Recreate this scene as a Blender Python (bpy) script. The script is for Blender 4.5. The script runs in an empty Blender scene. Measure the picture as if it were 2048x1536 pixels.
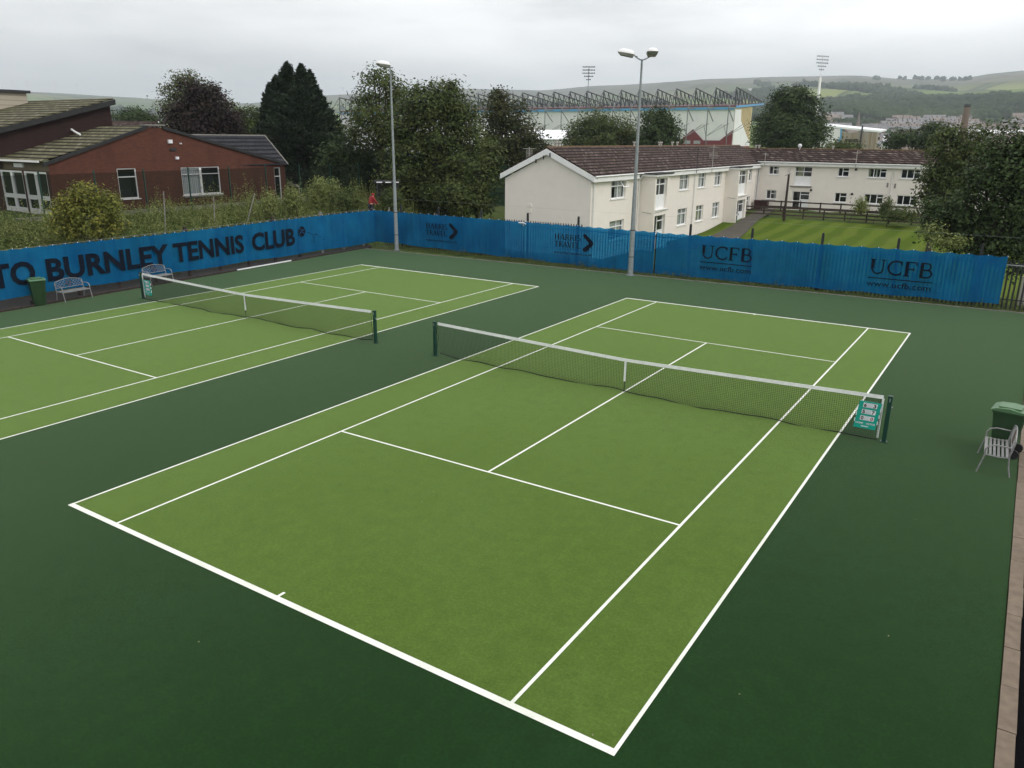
import bpy, bmesh, math, random
import numpy as np
from mathutils import Vector, Matrix, Quaternion
random.seed(7)
RNG = np.random.RandomState(11)
SC = bpy.context.scene
COL = SC.collection
R = math.radians

# ---------------------------------------------------------------- camera model
CV = [8.29037, -18.34825, 6.44516, -0.57373, 0.30429, 0.00904, 1565.618]
def cam_axes():
    y, p, r = CV[3:6]
    cy, sy, cp, sp = math.cos(y), math.sin(y), math.cos(p), math.sin(p)
    f = Vector((sy*cp, cy*cp, -sp)); rt = Vector((cy, -sy, 0)); up = rt.cross(f)
    cr, sr = math.cos(r), math.sin(r)
    return cr*rt+sr*up, -sr*rt+cr*up, f
AX, AY, AF = cam_axes()
CP = Vector(CV[:3])
def ray(u, v):
    return AX*((u-1024)/CV[6]) + AY*(-(v-768)/CV[6]) + AF
def at(u, v, z=0.0):
    d = ray(u, v); return CP + d*((z-CP.z)/d.z)
def onx(u, v, X):
    d = ray(u, v); return CP + d*((X-CP.x)/d.x)
def ony(u, v, Y):
    d = ray(u, v); return CP + d*((Y-CP.y)/d.y)
def far(u, v, D):
    d = ray(u, v); return CP + d*(D/math.hypot(d.x, d.y))

# ---------------------------------------------------------------- helpers
ORG = {}
def props(o, label=None, cat=None, group=None, kind=None):
    if label: o['label'] = label
    if cat: o['category'] = cat
    if group: o['group'] = group
    if kind: o['kind'] = kind
    return o
def thing(name, label, cat, loc=(0, 0, 0), group=None):
    o = bpy.data.objects.new(name, None); COL.objects.link(o)
    o.empty_display_size = 0.3
    o.location = loc; ORG[o.as_pointer()] = Vector(loc)
    return props(o, label, cat, group)
def copy_tree(o, parent=None):
    c = o.copy(); COL.objects.link(c)
    if parent: c.parent = parent
    for ch in o.children: copy_tree(ch, c)
    return c
def link_mesh(name, me, m, parent=None):
    o = bpy.data.objects.new(name, me); COL.objects.link(o)
    if m is not None and not me.materials:
        for k in (m if isinstance(m, (list, tuple)) else [m]): me.materials.append(k)
    org = Vector((0, 0, 0))
    if parent is not None:
        o.parent = parent; org = ORG.get(parent.as_pointer(), org)
    ORG[o.as_pointer()] = org
    return o, org

class MB:
    def __init__(s): s.v = []; s.f = []; s.mi = []; s.sm = []
    def add(s, vs, fs, mi=0, smooth=False):
        n = len(s.v); s.v += [tuple(v) for v in vs]
        for f in fs: s.f.append([n+i for i in f]); s.mi.append(mi); s.sm.append(smooth)
    def box(s, x0, x1, y0, y1, z0, z1, mi=0):
        s.add([(x0,y0,z0),(x1,y0,z0),(x1,y1,z0),(x0,y1,z0),(x0,y0,z1),(x1,y0,z1),(x1,y1,z1),(x0,y1,z1)],
              [(0,3,2,1),(4,5,6,7),(0,1,5,4),(1,2,6,5),(2,3,7,6),(3,0,4,7)], mi)
    def obox(s, c, ax, ay, az, mi=0):
        c, ax, ay, az = map(Vector, (c, ax, ay, az)); vs = []
        for k in (-1, 1):
            for a, b in ((-1,-1),(1,-1),(1,1),(-1,1)): vs.append(c+ax*a+ay*b+az*k)
        s.add(vs, [(0,3,2,1),(4,5,6,7),(0,1,5,4),(1,2,6,5),(2,3,7,6),(3,0,4,7)], mi)
    def quad(s, *p, mi=0): s.add(p, [tuple(range(len(p)))], mi)
    def bar(s, a, b, w, h=None, up=(0,0,1), mi=0):
        a, b = Vector(a), Vector(b); h = h or w; d = b-a; L = d.length
        if L < 1e-6: return
        d /= L; up = Vector(up)
        if abs(d.dot(up)) > .98: up = Vector((1,0,0))
        sx = d.cross(up).normalized(); sz = sx.cross(d).normalized()
        s.obox((a+b)/2, sx*w/2, d*L/2, sz*h/2, mi)
    def tube(s, pts, r, n=6, cap=True, mi=0, smooth=True):
        pts = [Vector(p) for p in pts]; m = len(pts)
        rs = list(r) if isinstance(r, (list, tuple)) else [r]*m
        vs = []; prev = None
        for i, p in enumerate(pts):
            d = (pts[min(i+1, m-1)]-pts[max(i-1, 0)])
            d = d.normalized() if d.length > 1e-9 else Vector((0,0,1))
            if prev is None:
                a = Vector((0,0,1)) if abs(d.z) < .9 else Vector((1,0,0))
                x = d.cross(a).normalized()
            else:
                x = (prev-d*prev.dot(d)); x = x.normalized() if x.length > 1e-6 else prev
            prev = x; y = d.cross(x)
            for k in range(n):
                t = 2*math.pi*k/n; vs.append(p+(x*math.cos(t)+y*math.sin(t))*rs[i])
        fs = []
        for i in range(m-1):
            for k in range(n):
                fs.append((i*n+k, i*n+(k+1) % n, (i+1)*n+(k+1) % n, (i+1)*n+k))
        s.add(vs, fs, mi, smooth)
        if cap:
            s.add(vs[:n], [tuple(range(n))[::-1]], mi); s.add(vs[-n:], [tuple(range(n))], mi)
    def prism(s, poly, ext, mi=0):
        ext = Vector(ext); n = len(poly); P = [Vector(p) for p in poly]
        vs = P+[p+ext for p in P]
        fs = [tuple(range(n))[::-1], tuple(range(n, 2*n))]+[(i, (i+1) % n, n+(i+1) % n, n+i) for i in range(n)]
        s.add(vs, fs, mi)
    def sphere(s, c, r, n=10, m=7, half=False, mi=0):
        c = Vector(c); rx, ry, rz = r if isinstance(r, (list, tuple)) else (r, r, r)
        vs = []; fs = []
        lo = 0 if half else -math.pi/2
        for i in range(m+1):
            a = lo+(math.pi/2-lo)*i/m
            for k in range(n):
                t = 2*math.pi*k/n
                vs.append((c.x+rx*math.cos(a)*math.cos(t), c.y+ry*math.cos(a)*math.sin(t), c.z+rz*math.sin(a)))
        for i in range(m):
            for k in range(n): fs.append((i*n+k, i*n+(k+1) % n, (i+1)*n+(k+1) % n, (i+1)*n+k))
        s.add(vs, fs, mi, True)
        if half: s.add(vs[:n], [tuple(range(n))[::-1]], mi)
    def build(s, name, m, parent=None, xf=None):
        me = bpy.data.meshes.new(name)
        o, org = link_mesh(name, me, m, parent)
        v = [Vector(p) for p in s.v]
        if xf is not None: v = [xf @ p for p in v]
        me.from_pydata([tuple(p-org) for p in v], [], s.f)
        me.polygons.foreach_set('material_index', s.mi)
        me.polygons.foreach_set('use_smooth', s.sm)
        me.update(); return o

def np_mesh(name, verts, faces, m, parent=None, smooth=False):
    """verts (N,3), faces (M,k) arrays"""
    me = bpy.data.meshes.new(name)
    o, org = link_mesh(name, me, m, parent)
    verts = np.asarray(verts, dtype=np.float32)-np.array(org, dtype=np.float32)
    faces = np.asarray(faces, dtype=np.int32); M, k = faces.shape
    me.vertices.add(len(verts)); me.vertices.foreach_set('co', verts.ravel())
    me.loops.add(M*k); me.loops.foreach_set('vertex_index', faces.ravel())
    me.polygons.add(M); me.polygons.foreach_set('loop_start', np.arange(0, M*k, k, dtype=np.int32))
    me.polygons.foreach_set('loop_total', np.full(M, k, dtype=np.int32))
    me.polygons.foreach_set('use_smooth', np.full(M, smooth, dtype=bool))
    me.update(calc_edges=True); me.validate(); return o

# ---------------------------------------------------------------- materials
MATS = {}
def nodes(name):
    m = bpy.data.materials.new(name); m.use_nodes = True
    nt = m.node_tree; nt.nodes.clear()
    out = nt.nodes.new('ShaderNodeOutputMaterial')
    return m, nt, out
def mixc(nt, a, b, fac, blend='MIX'):
    n = nt.nodes.new('ShaderNodeMix'); n.data_type = 'RGBA'; n.blend_type = blend
    for sock, val in ((n.inputs[6], a), (n.inputs[7], b), (n.inputs[0], fac)):
        if hasattr(val, 'links') or hasattr(val, 'is_linked'): nt.links.new(val, sock)
        elif isinstance(val, (int, float)): sock.default_value = val
        else: sock.default_value = (*val, 1)
    return n.outputs[2]
def math_(nt, op, a, b=None, c=None, clamp=False):
    n = nt.nodes.new('ShaderNodeMath'); n.operation = op; n.use_clamp = clamp
    for i, x in enumerate((a, b, c)):
        if x is None: continue
        if isinstance(x, (int, float)): n.inputs[i].default_value = x
        else: nt.links.new(x, n.inputs[i])
    return n.outputs[0]
def ramp(nt, fac, stops):
    n = nt.nodes.new('ShaderNodeValToRGB'); e = n.color_ramp.elements
    while len(e) < len(stops): e.new(.5)
    for k, (p, c) in enumerate(stops):
        e[k].position = p; e[k].color = (*c, 1) if not isinstance(c, (int, float)) else (c, c, c, 1)
    nt.links.new(fac, n.inputs[0]); return n.outputs[0]
def noise(nt, scale, detail=4, rough=.55, vec=None, obj=False):
    n = nt.nodes.new('ShaderNodeTexNoise'); n.inputs['Scale'].default_value = scale
    n.inputs['Detail'].default_value = detail; n.inputs['Roughness'].default_value = rough
    if vec is None: vec = coord(nt)
    nt.links.new(vec, n.inputs['Vector']); return n.outputs['Fac']
def coord(nt):
    g = nt.nodes.new('ShaderNodeNewGeometry'); return g.outputs['Position']
def xyz(nt, vec=None):
    s = nt.nodes.new('ShaderNodeSeparateXYZ'); nt.links.new(vec or coord(nt), s.inputs[0]); return s.outputs
def mapped(nt, scale=(1,1,1), rot=(0,0,0), vec=None):
    n = nt.nodes.new('ShaderNodeMapping'); n.inputs['Scale'].default_value = scale; n.inputs['Rotation'].default_value = rot
    nt.links.new(vec or coord(nt), n.inputs['Vector']); return n.outputs[0]
def principled(nt, out, col, rough=.8, bump=None, bstr=.3, bdist=.02, **kw):
    p = nt.nodes.new('ShaderNodeBsdfPrincipled')
    if isinstance(col, (tuple, list)): p.inputs['Base Color'].default_value = (*col, 1)
    else: nt.links.new(col, p.inputs['Base Color'])
    if isinstance(rough, (int, float)): p.inputs['Roughness'].default_value = rough
    else: nt.links.new(rough, p.inputs['Roughness'])
    for k, v in kw.items():
        kk = k.replace('_', ' ')
        p.inputs[kk].default_value = (*v, 1) if isinstance(v, tuple) else v
    if bump is not None:
        b = nt.nodes.new('ShaderNodeBump'); b.inputs['Strength'].default_value = bstr; b.inputs['Distance'].default_value = bdist
        nt.links.new(bump, b.inputs['Height']); nt.links.new(b.outputs[0], p.inputs['Normal'])
    nt.links.new(p.outputs[0], out.inputs[0]); return p
def plain(name, col, rough=.7, var=.18, scale=6, dirt=.0, bstr=.15, **kw):
    if name in MATS: return MATS[name]
    m, nt, out = nodes(name)
    n1 = noise(nt, scale, 5); n2 = noise(nt, scale*.13, 4)
    dk = tuple(c*(1-var) for c in col); lt = tuple(min(1, c*(1+var)) for c in col)
    c = mixc(nt, dk, lt, ramp(nt, n1, [(.3, 0.), (.7, 1.)]))
    if dirt: c = mixc(nt, c, tuple(x*.55 for x in col), math_(nt, 'MULTIPLY', ramp(nt, n2, [(.45, 0.), (.75, 1.)]), dirt))
    principled(nt, out, c, rough, n1, bstr, .01, **kw)
    MATS[name] = m; return m

def turf(name, col, col2, sheen, tint, spec):
    m, nt, out = nodes(name)
    f = noise(nt, 130, 2, .8); g = noise(nt, 22, 4, .75); md = noise(nt, 3.1, 6, .72); big = noise(nt, .23, 4, .6)
    st = noise(nt, 1.0, 5, .65, mapped(nt, (4, .6, 1), (0, 0, .05)))
    c = mixc(nt, col, col2, ramp(nt, big, [(.32, 0.), (.68, 1.)]))
    c = mixc(nt, c, tuple(x*.66 for x in col), math_(nt, 'MULTIPLY', ramp(nt, md, [(.42, 0.), (.72, 1.)]), .55))
    c = mixc(nt, c, tuple(min(1, x*1.35) for x in col2), math_(nt, 'MULTIPLY', ramp(nt, st, [(.5, 0.), (.8, 1.)]), .22))
    c = mixc(nt, c, tuple(x*.45 for x in col), math_(nt, 'MULTIPLY', ramp(nt, g, [(.36, 1.), (.56, 0.)]), .34))
    c = mixc(nt, c, tuple(min(1, x*1.9) for x in col2), math_(nt, 'MULTIPLY', ramp(nt, g, [(.55, 0.), (.74, 1.)]), .22))
    c = mixc(nt, c, tuple(x*.4 for x in col), math_(nt, 'MULTIPLY', ramp(nt, f, [(.3, 1.), (.6, 0.)]), .45))
    p = principled(nt, out, c, 1., f, .5, .01)
    p.inputs['Sheen Weight'].default_value = sheen; p.inputs['Sheen Roughness'].default_value = .32
    p.inputs['Sheen Tint'].default_value = (*tint, 1); p.inputs['Specular IOR Level'].default_value = spec
    return m
M_outer = turf('dark green court surround', (.011, .038, .0105), (.014, .045, .014), .42, (.70, .95, .56), .03)
M_inner = turf('light green court turf', (.086, .147, .024), (.097, .162, .033), .48, (.68, .95, .42), .03)
def line_mat():
    m, nt, out = nodes('white line paint')
    f = noise(nt, 60, 3, .7); g = noise(nt, 1.5, 4)
    c = mixc(nt, (.60, .63, .55), (.80, .82, .76), ramp(nt, f, [(.25, 0.), (.5, 1.)]))
    c = mixc(nt, c, (.50, .55, .42), math_(nt, 'MULTIPLY', ramp(nt, g, [(.45, 0.), (.75, 1.)]), .5))
    c = mixc(nt, c, (.30, .38, .22), math_(nt, 'MULTIPLY', ramp(nt, noise(nt, 25, 5, .8), [(.58, 0.), (.70, 1.)]), .55))
    principled(nt, out, c, .9); return m
M_line = line_mat()

def tile_mat(name, a, b, light, course, slope_axis='z', moss=None, rowlight=.5):
    """pantile roof: courses follow height, random tiles along"""
    m, nt, out = nodes(name)
    o = xyz(nt)
    row = math_(nt, 'MULTIPLY', o[2], 1/course)
    fr = math_(nt, 'FRACT', row); fl = math_(nt, 'FLOOR', row)
    cmb = nt.nodes.new('ShaderNodeCombineXYZ')
    s = math_(nt, 'ADD', o[0], o[1]); nt.links.new(math_(nt, 'MULTIPLY', s, 1.5), cmb.inputs[0]); nt.links.new(math_(nt, 'MULTIPLY', fl, 7.3), cmb.inputs[1])
    nn = nt.nodes.new('ShaderNodeTexNoise'); nn.inputs['Scale'].default_value = 1; nn.inputs['Detail'].default_value = 2
    nt.links.new(cmb.outputs[0], nn.inputs['Vector'])
    c = mixc(nt, a, b, ramp(nt, nn.outputs['Fac'], [(.35, 0.), (.65, 1.)]))
    c = mixc(nt, c, light, math_(nt, 'MULTIPLY', ramp(nt, noise(nt, 1.6, 3, .75, cmb.outputs[0]), [(.53, 0.), (.62, 1.)]), rowlight))
    if moss:
        c = mixc(nt, c, moss, ramp(nt, noise(nt, .9, 5, .7), [(.52, 0.), (.72, .8)]))
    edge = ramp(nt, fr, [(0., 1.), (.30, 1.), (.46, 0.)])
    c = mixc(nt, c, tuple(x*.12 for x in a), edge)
    sc = math_(nt, 'SINE', math_(nt, 'MULTIPLY', s, 20))
    h = math_(nt, 'ADD', math_(nt, 'MULTIPLY', fr, -1.), math_(nt, 'MULTIPLY', sc, .25))
    principled(nt, out, c, .95, h, .8, .05, Specular_IOR_Level=.12)
    return m
M_tile_brown = tile_mat('weathered brown roof tiles', (.046, .031, .028), (.085, .060, .055), (.26, .20, .185), .165, moss=(.085, .062, .035))
M_tile_brown_far = tile_mat('old dark brown roof tiles', (.024, .014, .013), (.055, .033, .028), (.20, .16, .14), .175, rowlight=.9)
M_tile_moss = tile_mat('mossy pale concrete tiles', (.10, .094, .058), (.15, .14, .09), (.27, .25, .18), .165, moss=(.07, .075, .022), rowlight=.6)
M_tile_slate = tile_mat('new dark slate tiles', (.028, .029, .036), (.036, .037, .046), (.045, .045, .05), .27, rowlight=.2)

def brick_mat(name, a, b, mortar, axis):
    m, nt, out = nodes(name)
    o = xyz(nt); cmb = nt.nodes.new('ShaderNodeCombineXYZ')
    nt.links.new(o[1] if axis == 'y' else o[0], cmb.inputs[0]); nt.links.new(o[2], cmb.inputs[1])
    br = nt.nodes.new('ShaderNodeTexBrick'); br.inputs['Scale'].default_value = 1
    br.inputs['Brick Width'].default_value = .225; br.inputs['Row Height'].default_value = .075; br.inputs['Mortar Size'].default_value = .006
    br.inputs['Color1'].default_value = (*a, 1); br.inputs['Color2'].default_value = (*b, 1); br.inputs['Mortar'].default_value = (*mortar, 1)
    nt.links.new(cmb.outputs[0], br.inputs['Vector'])
    st = noise(nt, .8, 5, .7, mapped(nt, (1, 1, .3)))
    c = mixc(nt, br.outputs['Color'], tuple(x*.45 for x in a), math_(nt, 'MULTIPLY', ramp(nt, st, [(.48, 0.), (.75, 1.)]), .75))
    principled(nt, out, c, .92, br.outputs['Fac'], -.3, .01); return m
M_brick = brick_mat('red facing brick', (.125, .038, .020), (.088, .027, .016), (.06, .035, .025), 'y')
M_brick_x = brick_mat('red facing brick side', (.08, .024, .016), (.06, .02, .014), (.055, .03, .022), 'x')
M_brick_dark = brick_mat('dark stained hanging tile', (.030, .010, .009), (.020, .008, .007), (.03, .014, .012), 'y')

M_render = plain('cream painted render', (.83, .775, .715), .85, .025, 2, .10, .03)
M_white = plain('white plastic trim', (.88, .88, .88), .45, .04, 4, .15)
M_upvc = plain('white window frame plastic', (.88, .89, .90), .4, .03, 5)
M_glass_dark = None
def glass_mat():
    m, nt, out = nodes('window glass')
    tr = nt.nodes.new('ShaderNodeBsdfTransparent'); tr.inputs[0].default_value = (.72, .76, .76, 1)
    gl = nt.nodes.new('ShaderNodeBsdfGlossy'); gl.inputs['Roughness'].default_value = .04; gl.inputs[0].default_value = (.9, .95, 1, 1)
    lw = nt.nodes.new('ShaderNodeLayerWeight')
    mx = nt.nodes.new('ShaderNodeMixShader'); nt.links.new(math_(nt, 'MULTIPLY_ADD', math_(nt, 'POWER', lw.outputs[1], 4.), .75, .05), mx.inputs[0])
    nt.links.new(tr.outputs[0], mx.inputs[1]); nt.links.new(gl.outputs[0], mx.inputs[2]); nt.links.new(mx.outputs[0], out.inputs[0]); return m
M_glass = glass_mat()
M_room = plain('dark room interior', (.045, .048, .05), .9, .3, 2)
def curtain_mat(name, col):
    m, nt, out = nodes(name)
    o = xyz(nt); s = math_(nt, 'SINE', math_(nt, 'MULTIPLY', math_(nt, 'ADD', o[0], o[1]), 45))
    c = mixc(nt, tuple(x*.6 for x in col), col, math_(nt, 'MULTIPLY_ADD', s, .5, .5)); principled(nt, out, c, .9); return m
M_curtain = curtain_mat('pale net curtain', (.85, .84, .80)); M_curtain_y = curtain_mat('olive curtain', (.55, .56, .33))
M_blind = curtain_mat('white vertical blind', (.80, .80, .82))
M_galv = plain('galvanised steel', (.30, .33, .34), .5, .2, 14, .3, Metallic=.3)
M_black = plain('black painted steel', (.02, .021, .023), .5, .2, 8)
M_green_post = plain('dark green painted post', (.008, .045, .032), .35, .2, 8)
M_net = plain('black net cord', (.012, .016, .013), .8, .1, 5)
M_tape = plain('white net tape', (.86, .87, .87), .7, .08, 9, .3)
M_soil = plain('soil in banner shade', (.010, .007, .006), .95, .4, 5)  # soil, taken near black so the left banner's shadow is in its colour
M_kerb = plain('brown edging slab', (.165, .128, .094), .9, .2, 7, .35)
M_tarmac = plain('black tarmac', (.004, .004, .005), 1., .3, 40, Specular_IOR_Level=.03)
M_path = plain('grey brown path', (.07, .064, .050), .95, .2, 4, .4)
M_conc = plain('weathered concrete', (.22, .21, .19), .9, .15, 4, .4)
M_bin = plain('green bin plastic', (.018, .052, .018), .45, .15, 5, .2); M_lid = plain('pale green bin lid', (.085, .18, .085), .4, .15, 6, .3)
M_rubber = plain('black rubber', (.012, .012, .012), .8, .2, 8)
M_bench = plain('pale grey cast metal', (.28, .28, .28), .45, .25, 20, .5, Metallic=.2); M_bench_brown = plain('bronze cast roundel', (.12, .085, .06), .6, .25, 20)
M_bench_dark = plain('dim grey bench slats', (.33, .33, .34), .5, .4, 12, .5)
M_teal = plain('teal score board', (.0, .33, .26), .45, .05, 8); M_teal_dk = plain('score slot', (.60, .62, .68), .5, .1, 8)
M_card = plain('white card', (.78, .78, .82), .6, .04, 8); M_ink = plain('black ink', (.02, .02, .025), .6, .1, 8); M_inkred = plain('faded red ink', (.35, .10, .16), .6, .1, 8)
M_print = plain('dark printed ink', (.008, .012, .022), 1., .2, 5, Specular_IOR_Level=.05)
M_timber = plain('weathered fence timber', (.075, .055, .045), .9, .3, 6, .3); M_timber_dk = plain('dark brown timber', (.035, .022, .018), .85, .3, 6)
M_bark = plain('bark', (.07, .06, .048), .95, .35, 5)
M_claret = plain('claret cladding', (.17, .018, .026), .6, .12, .8); M_blue = plain('sky blue band', (.10, .34, .62), .5, .08, .5)
M_clad = plain('light grey stadium cladding', (.80, .80, .82), .55, .05, .3, .12); M_beige = plain('beige corrugated sheet', (.56, .47, .28), .6, .08, .6)
M_steel_dk = plain('dark roof truss steel', (.045, .05, .06), .6, .15, 1); M_steel_lt = plain('pale grey steel', (.34, .36, .38), .6, .15, 1)
M_felt = plain('black roofing felt', (.02, .02, .022), .8, .25, 5)
M_roof_white = plain('white sheet roof', (.88, .90, .93), .4, .03, .5)
M_red = plain('red jacket', (.26, .012, .018), .8, .15, 10); M_skin = plain('skin', (.42, .25, .18), .6, .05, 8); M_cloth = plain('dark trousers', (.02, .022, .03), .9, .2, 8)
M_maroon = plain('maroon bin plastic', (.045, .010, .014), .5, .15, 5)
M_terr_wall = plain('sandstone terrace wall', (.36, .28, .21), .9, .25, .12); M_terr_roof = plain('grey slate terrace roof', (.21, .205, .215), .8, .2, .3)
M_terr_roof2 = plain('brown slate terrace roof', (.22, .18, .155), .8, .2, .3); M_brick_chim = plain('brown mill brick', (.17, .115, .09), .9, .15, .6, .4)

def leaf_mat(name, dark, light, tip, trans=.3):
    m, nt, out = nodes(name)
    g = nt.nodes.new('ShaderNodeNewGeometry')
    c = mixc(nt, dark, light, ramp(nt, g.outputs['Random Per Island'], [(.1, 0.), (.9, 1.)]))
    c = mixc(nt, c, tip, math_(nt, 'MULTIPLY', ramp(nt, noise(nt, .75, 4, .65), [(.45, 0.), (.66, 1.)]), .8))
    d = nt.nodes.new('ShaderNodeBsdfPrincipled'); d.inputs['Roughness'].default_value = .65; d.inputs['Specular IOR Level'].default_value = .25
    nt.links.new(c, d.inputs['Base Color'])
    t = nt.nodes.new('ShaderNodeBsdfTranslucent'); nt.links.new(c, t.inputs[0])
    mx = nt.nodes.new('ShaderNodeMixShader'); mx.inputs[0].default_value = trans
    nt.links.new(d.outputs[0], mx.inputs[1]); nt.links.new(t.outputs[0], mx.inputs[2]); nt.links.new(mx.outputs[0], out.inputs[0]); return m
L_mid = leaf_mat('mid green leaves', (.028, .046, .012), (.088, .120, .032), (.125, .152, .042))
L_dark = leaf_mat('dark green leaves', (.018, .036, .011), (.052, .086, .026), (.068, .104, .030), .22)
L_conifer = leaf_mat('conifer foliage', (.010, .022, .011), (.024, .042, .02), (.028, .045, .018), .1)
L_purple = leaf_mat('copper beech leaves', (.018, .010, .012), (.042, .024, .024), (.04, .035, .022), .2)
L_light = leaf_mat('light birch leaves', (.06, .078, .028), (.12, .145, .055), (.13, .14, .05))
L_yellow = leaf_mat('yellow shrub leaves', (.06, .075, .014), (.30, .29, .055), (.14, .165, .03))
L_weed = leaf_mat('weed leaves', (.06, .095, .02), (.28, .32, .11), (.24, .26, .09), .35)
L_grassy = leaf_mat('rank grass', (.05, .08, .02), (.14, .15, .05), (.10, .12, .03), .3)
L_rust = leaf_mat('olive reddish leaves', (.020, .030, .010), (.060, .078, .024), (.085, .078, .028))

def banner_mat():
    m, nt, out = nodes('blue windbreak netting')
    c = mixc(nt, (.006, .13, .35), (.010, .20, .48), ramp(nt, noise(nt, .8, 5, .6), [(.3, 0.), (.7, 1.)]))
    c = mixc(nt, c, (.010, .10, .32), math_(nt, 'MULTIPLY', ramp(nt, noise(nt, .35, 3), [(.5, 0.), (.75, 1.)]), .6))
    c = mixc(nt, c, (.03, .25, .52), math_(nt, 'MULTIPLY', ramp(nt, noise(nt, 1, 4, .7, mapped(nt, (3.2, 3.2, .22))), [(.50, 0.), (.68, 1.)]), .35))  # vertical streaks: fade, with light and dark of ripples put into the colour
    c = mixc(nt, c, (.006, .06, .17), math_(nt, 'MULTIPLY', ramp(nt, noise(nt, 1, 4, .7, mapped(nt, (2.1, 2.1, .3), (0, 0, 1.))), [(.52, 0.), (.70, 1.)]), .35))
    d = nt.nodes.new('ShaderNodeBsdfDiffuse'); t = nt.nodes.new('ShaderNodeBsdfTranslucent'); x = nt.nodes.new('ShaderNodeBsdfTransparent')
    nt.links.new(c, d.inputs[0]); nt.links.new(c, t.inputs[0]); x.inputs[0].default_value = (.12, .62, .95, 1)
    m1 = nt.nodes.new('ShaderNodeMixShader'); m1.inputs[0].default_value = .35
    nt.links.new(d.outputs[0], m1.inputs[1]); nt.links.new(t.outputs[0], m1.inputs[2])
    m2 = nt.nodes.new('ShaderNodeMixShader'); m2.inputs[0].default_value = .30
    nt.links.new(m1.outputs[0], m2.inputs[1]); nt.links.new(x.outputs[0], m2.inputs[2]); nt.links.new(m2.outputs[0], out.inputs[0]); return m
M_banner = banner_mat()
def screen_mat(name, col, alpha):
    m, nt, out = nodes(name)
    d = nt.nodes.new('ShaderNodeBsdfDiffuse'); d.inputs[0].default_value = (*col, 1); x = nt.nodes.new('ShaderNodeBsdfTransparent')
    mx = nt.nodes.new('ShaderNodeMixShader'); mx.inputs[0].default_value = alpha
    nt.links.new(x.outputs[0], mx.inputs[1]); nt.links.new(d.outputs[0], mx.inputs[2]); nt.links.new(mx.outputs[0], out.inputs[0]); return m
M_greenscreen = screen_mat('dark green screen netting', (.008, .035, .03), .86)

# ---------------------------------------------------------------- ground heights
def sm(t): t = np.clip(t, 0, 1); return t*t*(3-2*t)
def H(x, y):
    x = np.asarray(x, float); y = np.asarray(y, float)
    back = -1.2*sm((y-19.6)/6.0) + .75*sm((y-46)/11) + .45*sm((y-57)/3) - 4*sm((y-80)/160)
    left = .12+1.9*sm((-26.3-x)/7.0) - 1.6*sm((y-34)/30) - 4*sm((y-80)/160)
    wl = sm((-24.6-x)/4.0)
    h = back*(1-wl)+left*wl
    court = (x > -26.2) & (x < 9.6) & (y < 19.3)
    h = np.where(court, -.06, h)
    h = np.where((x >= 9.1) & (y < 19.3), -.06, h)
    return h
def hz(x, y): return float(H(x, y))
def slope(u, v):
    d = ray(u, v); return d.z/math.hypot(d.x, d.y)
HORU = lambda u: 268+18/2048*u
SU = [-900, 0, 200, 320, 500, 650, 750, 900, 1000, 1080, 1180, 1280, 1400, 1500, 1700, 1800, 1900, 1950, 2048, 2800]
SV = [170, 178, 190, 198, 206, 190, 186, 177, 178, 180, 171, 167, 157, 154, 151, 158, 157, 148, 139, 128]
RK = np.array([300, 600, 900, 1300, 2000, 3000, 4500.])
def far_h(u, r):
    """terrain height at pixel column u (as azimuth) and distance r"""
    hor = HORU(u); sky = np.interp(u, SU, SV)
    w = float(np.clip((u-900)/700, 0, 1))
    fr = np.array([0, .23, .50, .76, .90, 1.]); fl = np.array([0, .10, .25, .50, .78, 1.])
    rows = hor+14+(sky-hor-14)*(fl*(1-w)+fr*w)
    sl = [-10.5/300]+[slope(u, q) for q in rows]
    return CP.z + r*np.interp(r, RK, sl)
def uofaz(az):  # az: angle from +y clockwise
    d = Vector((math.sin(az), math.cos(az), 0)); w = d.dot(AF)
    if w < .25: return 5000 if d.dot(AX) > 0 else -3000
    return 1024+CV[6]*d.dot(AX)/w
def terr(x, y):
    dx, dy = x-CP.x, y-CP.y; r = math.hypot(dx, dy)
    u = uofaz(math.atan2(dx, dy)); n = hz(x, y)
    if r < 220: return n
    f = far_h(u, max(r, 300)); t = min(1, (r-220)/120)
    a = n if r < 300 else -4.2
    return a*(1-t)+f*t
def und(x, y, r):
    return (math.sin(x*.0061+1.3)*math.sin(y*.0047+.4)+.5*math.sin(x*.017+y*.011))*min(1, max(0, (r-700)/1500))*9

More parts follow.
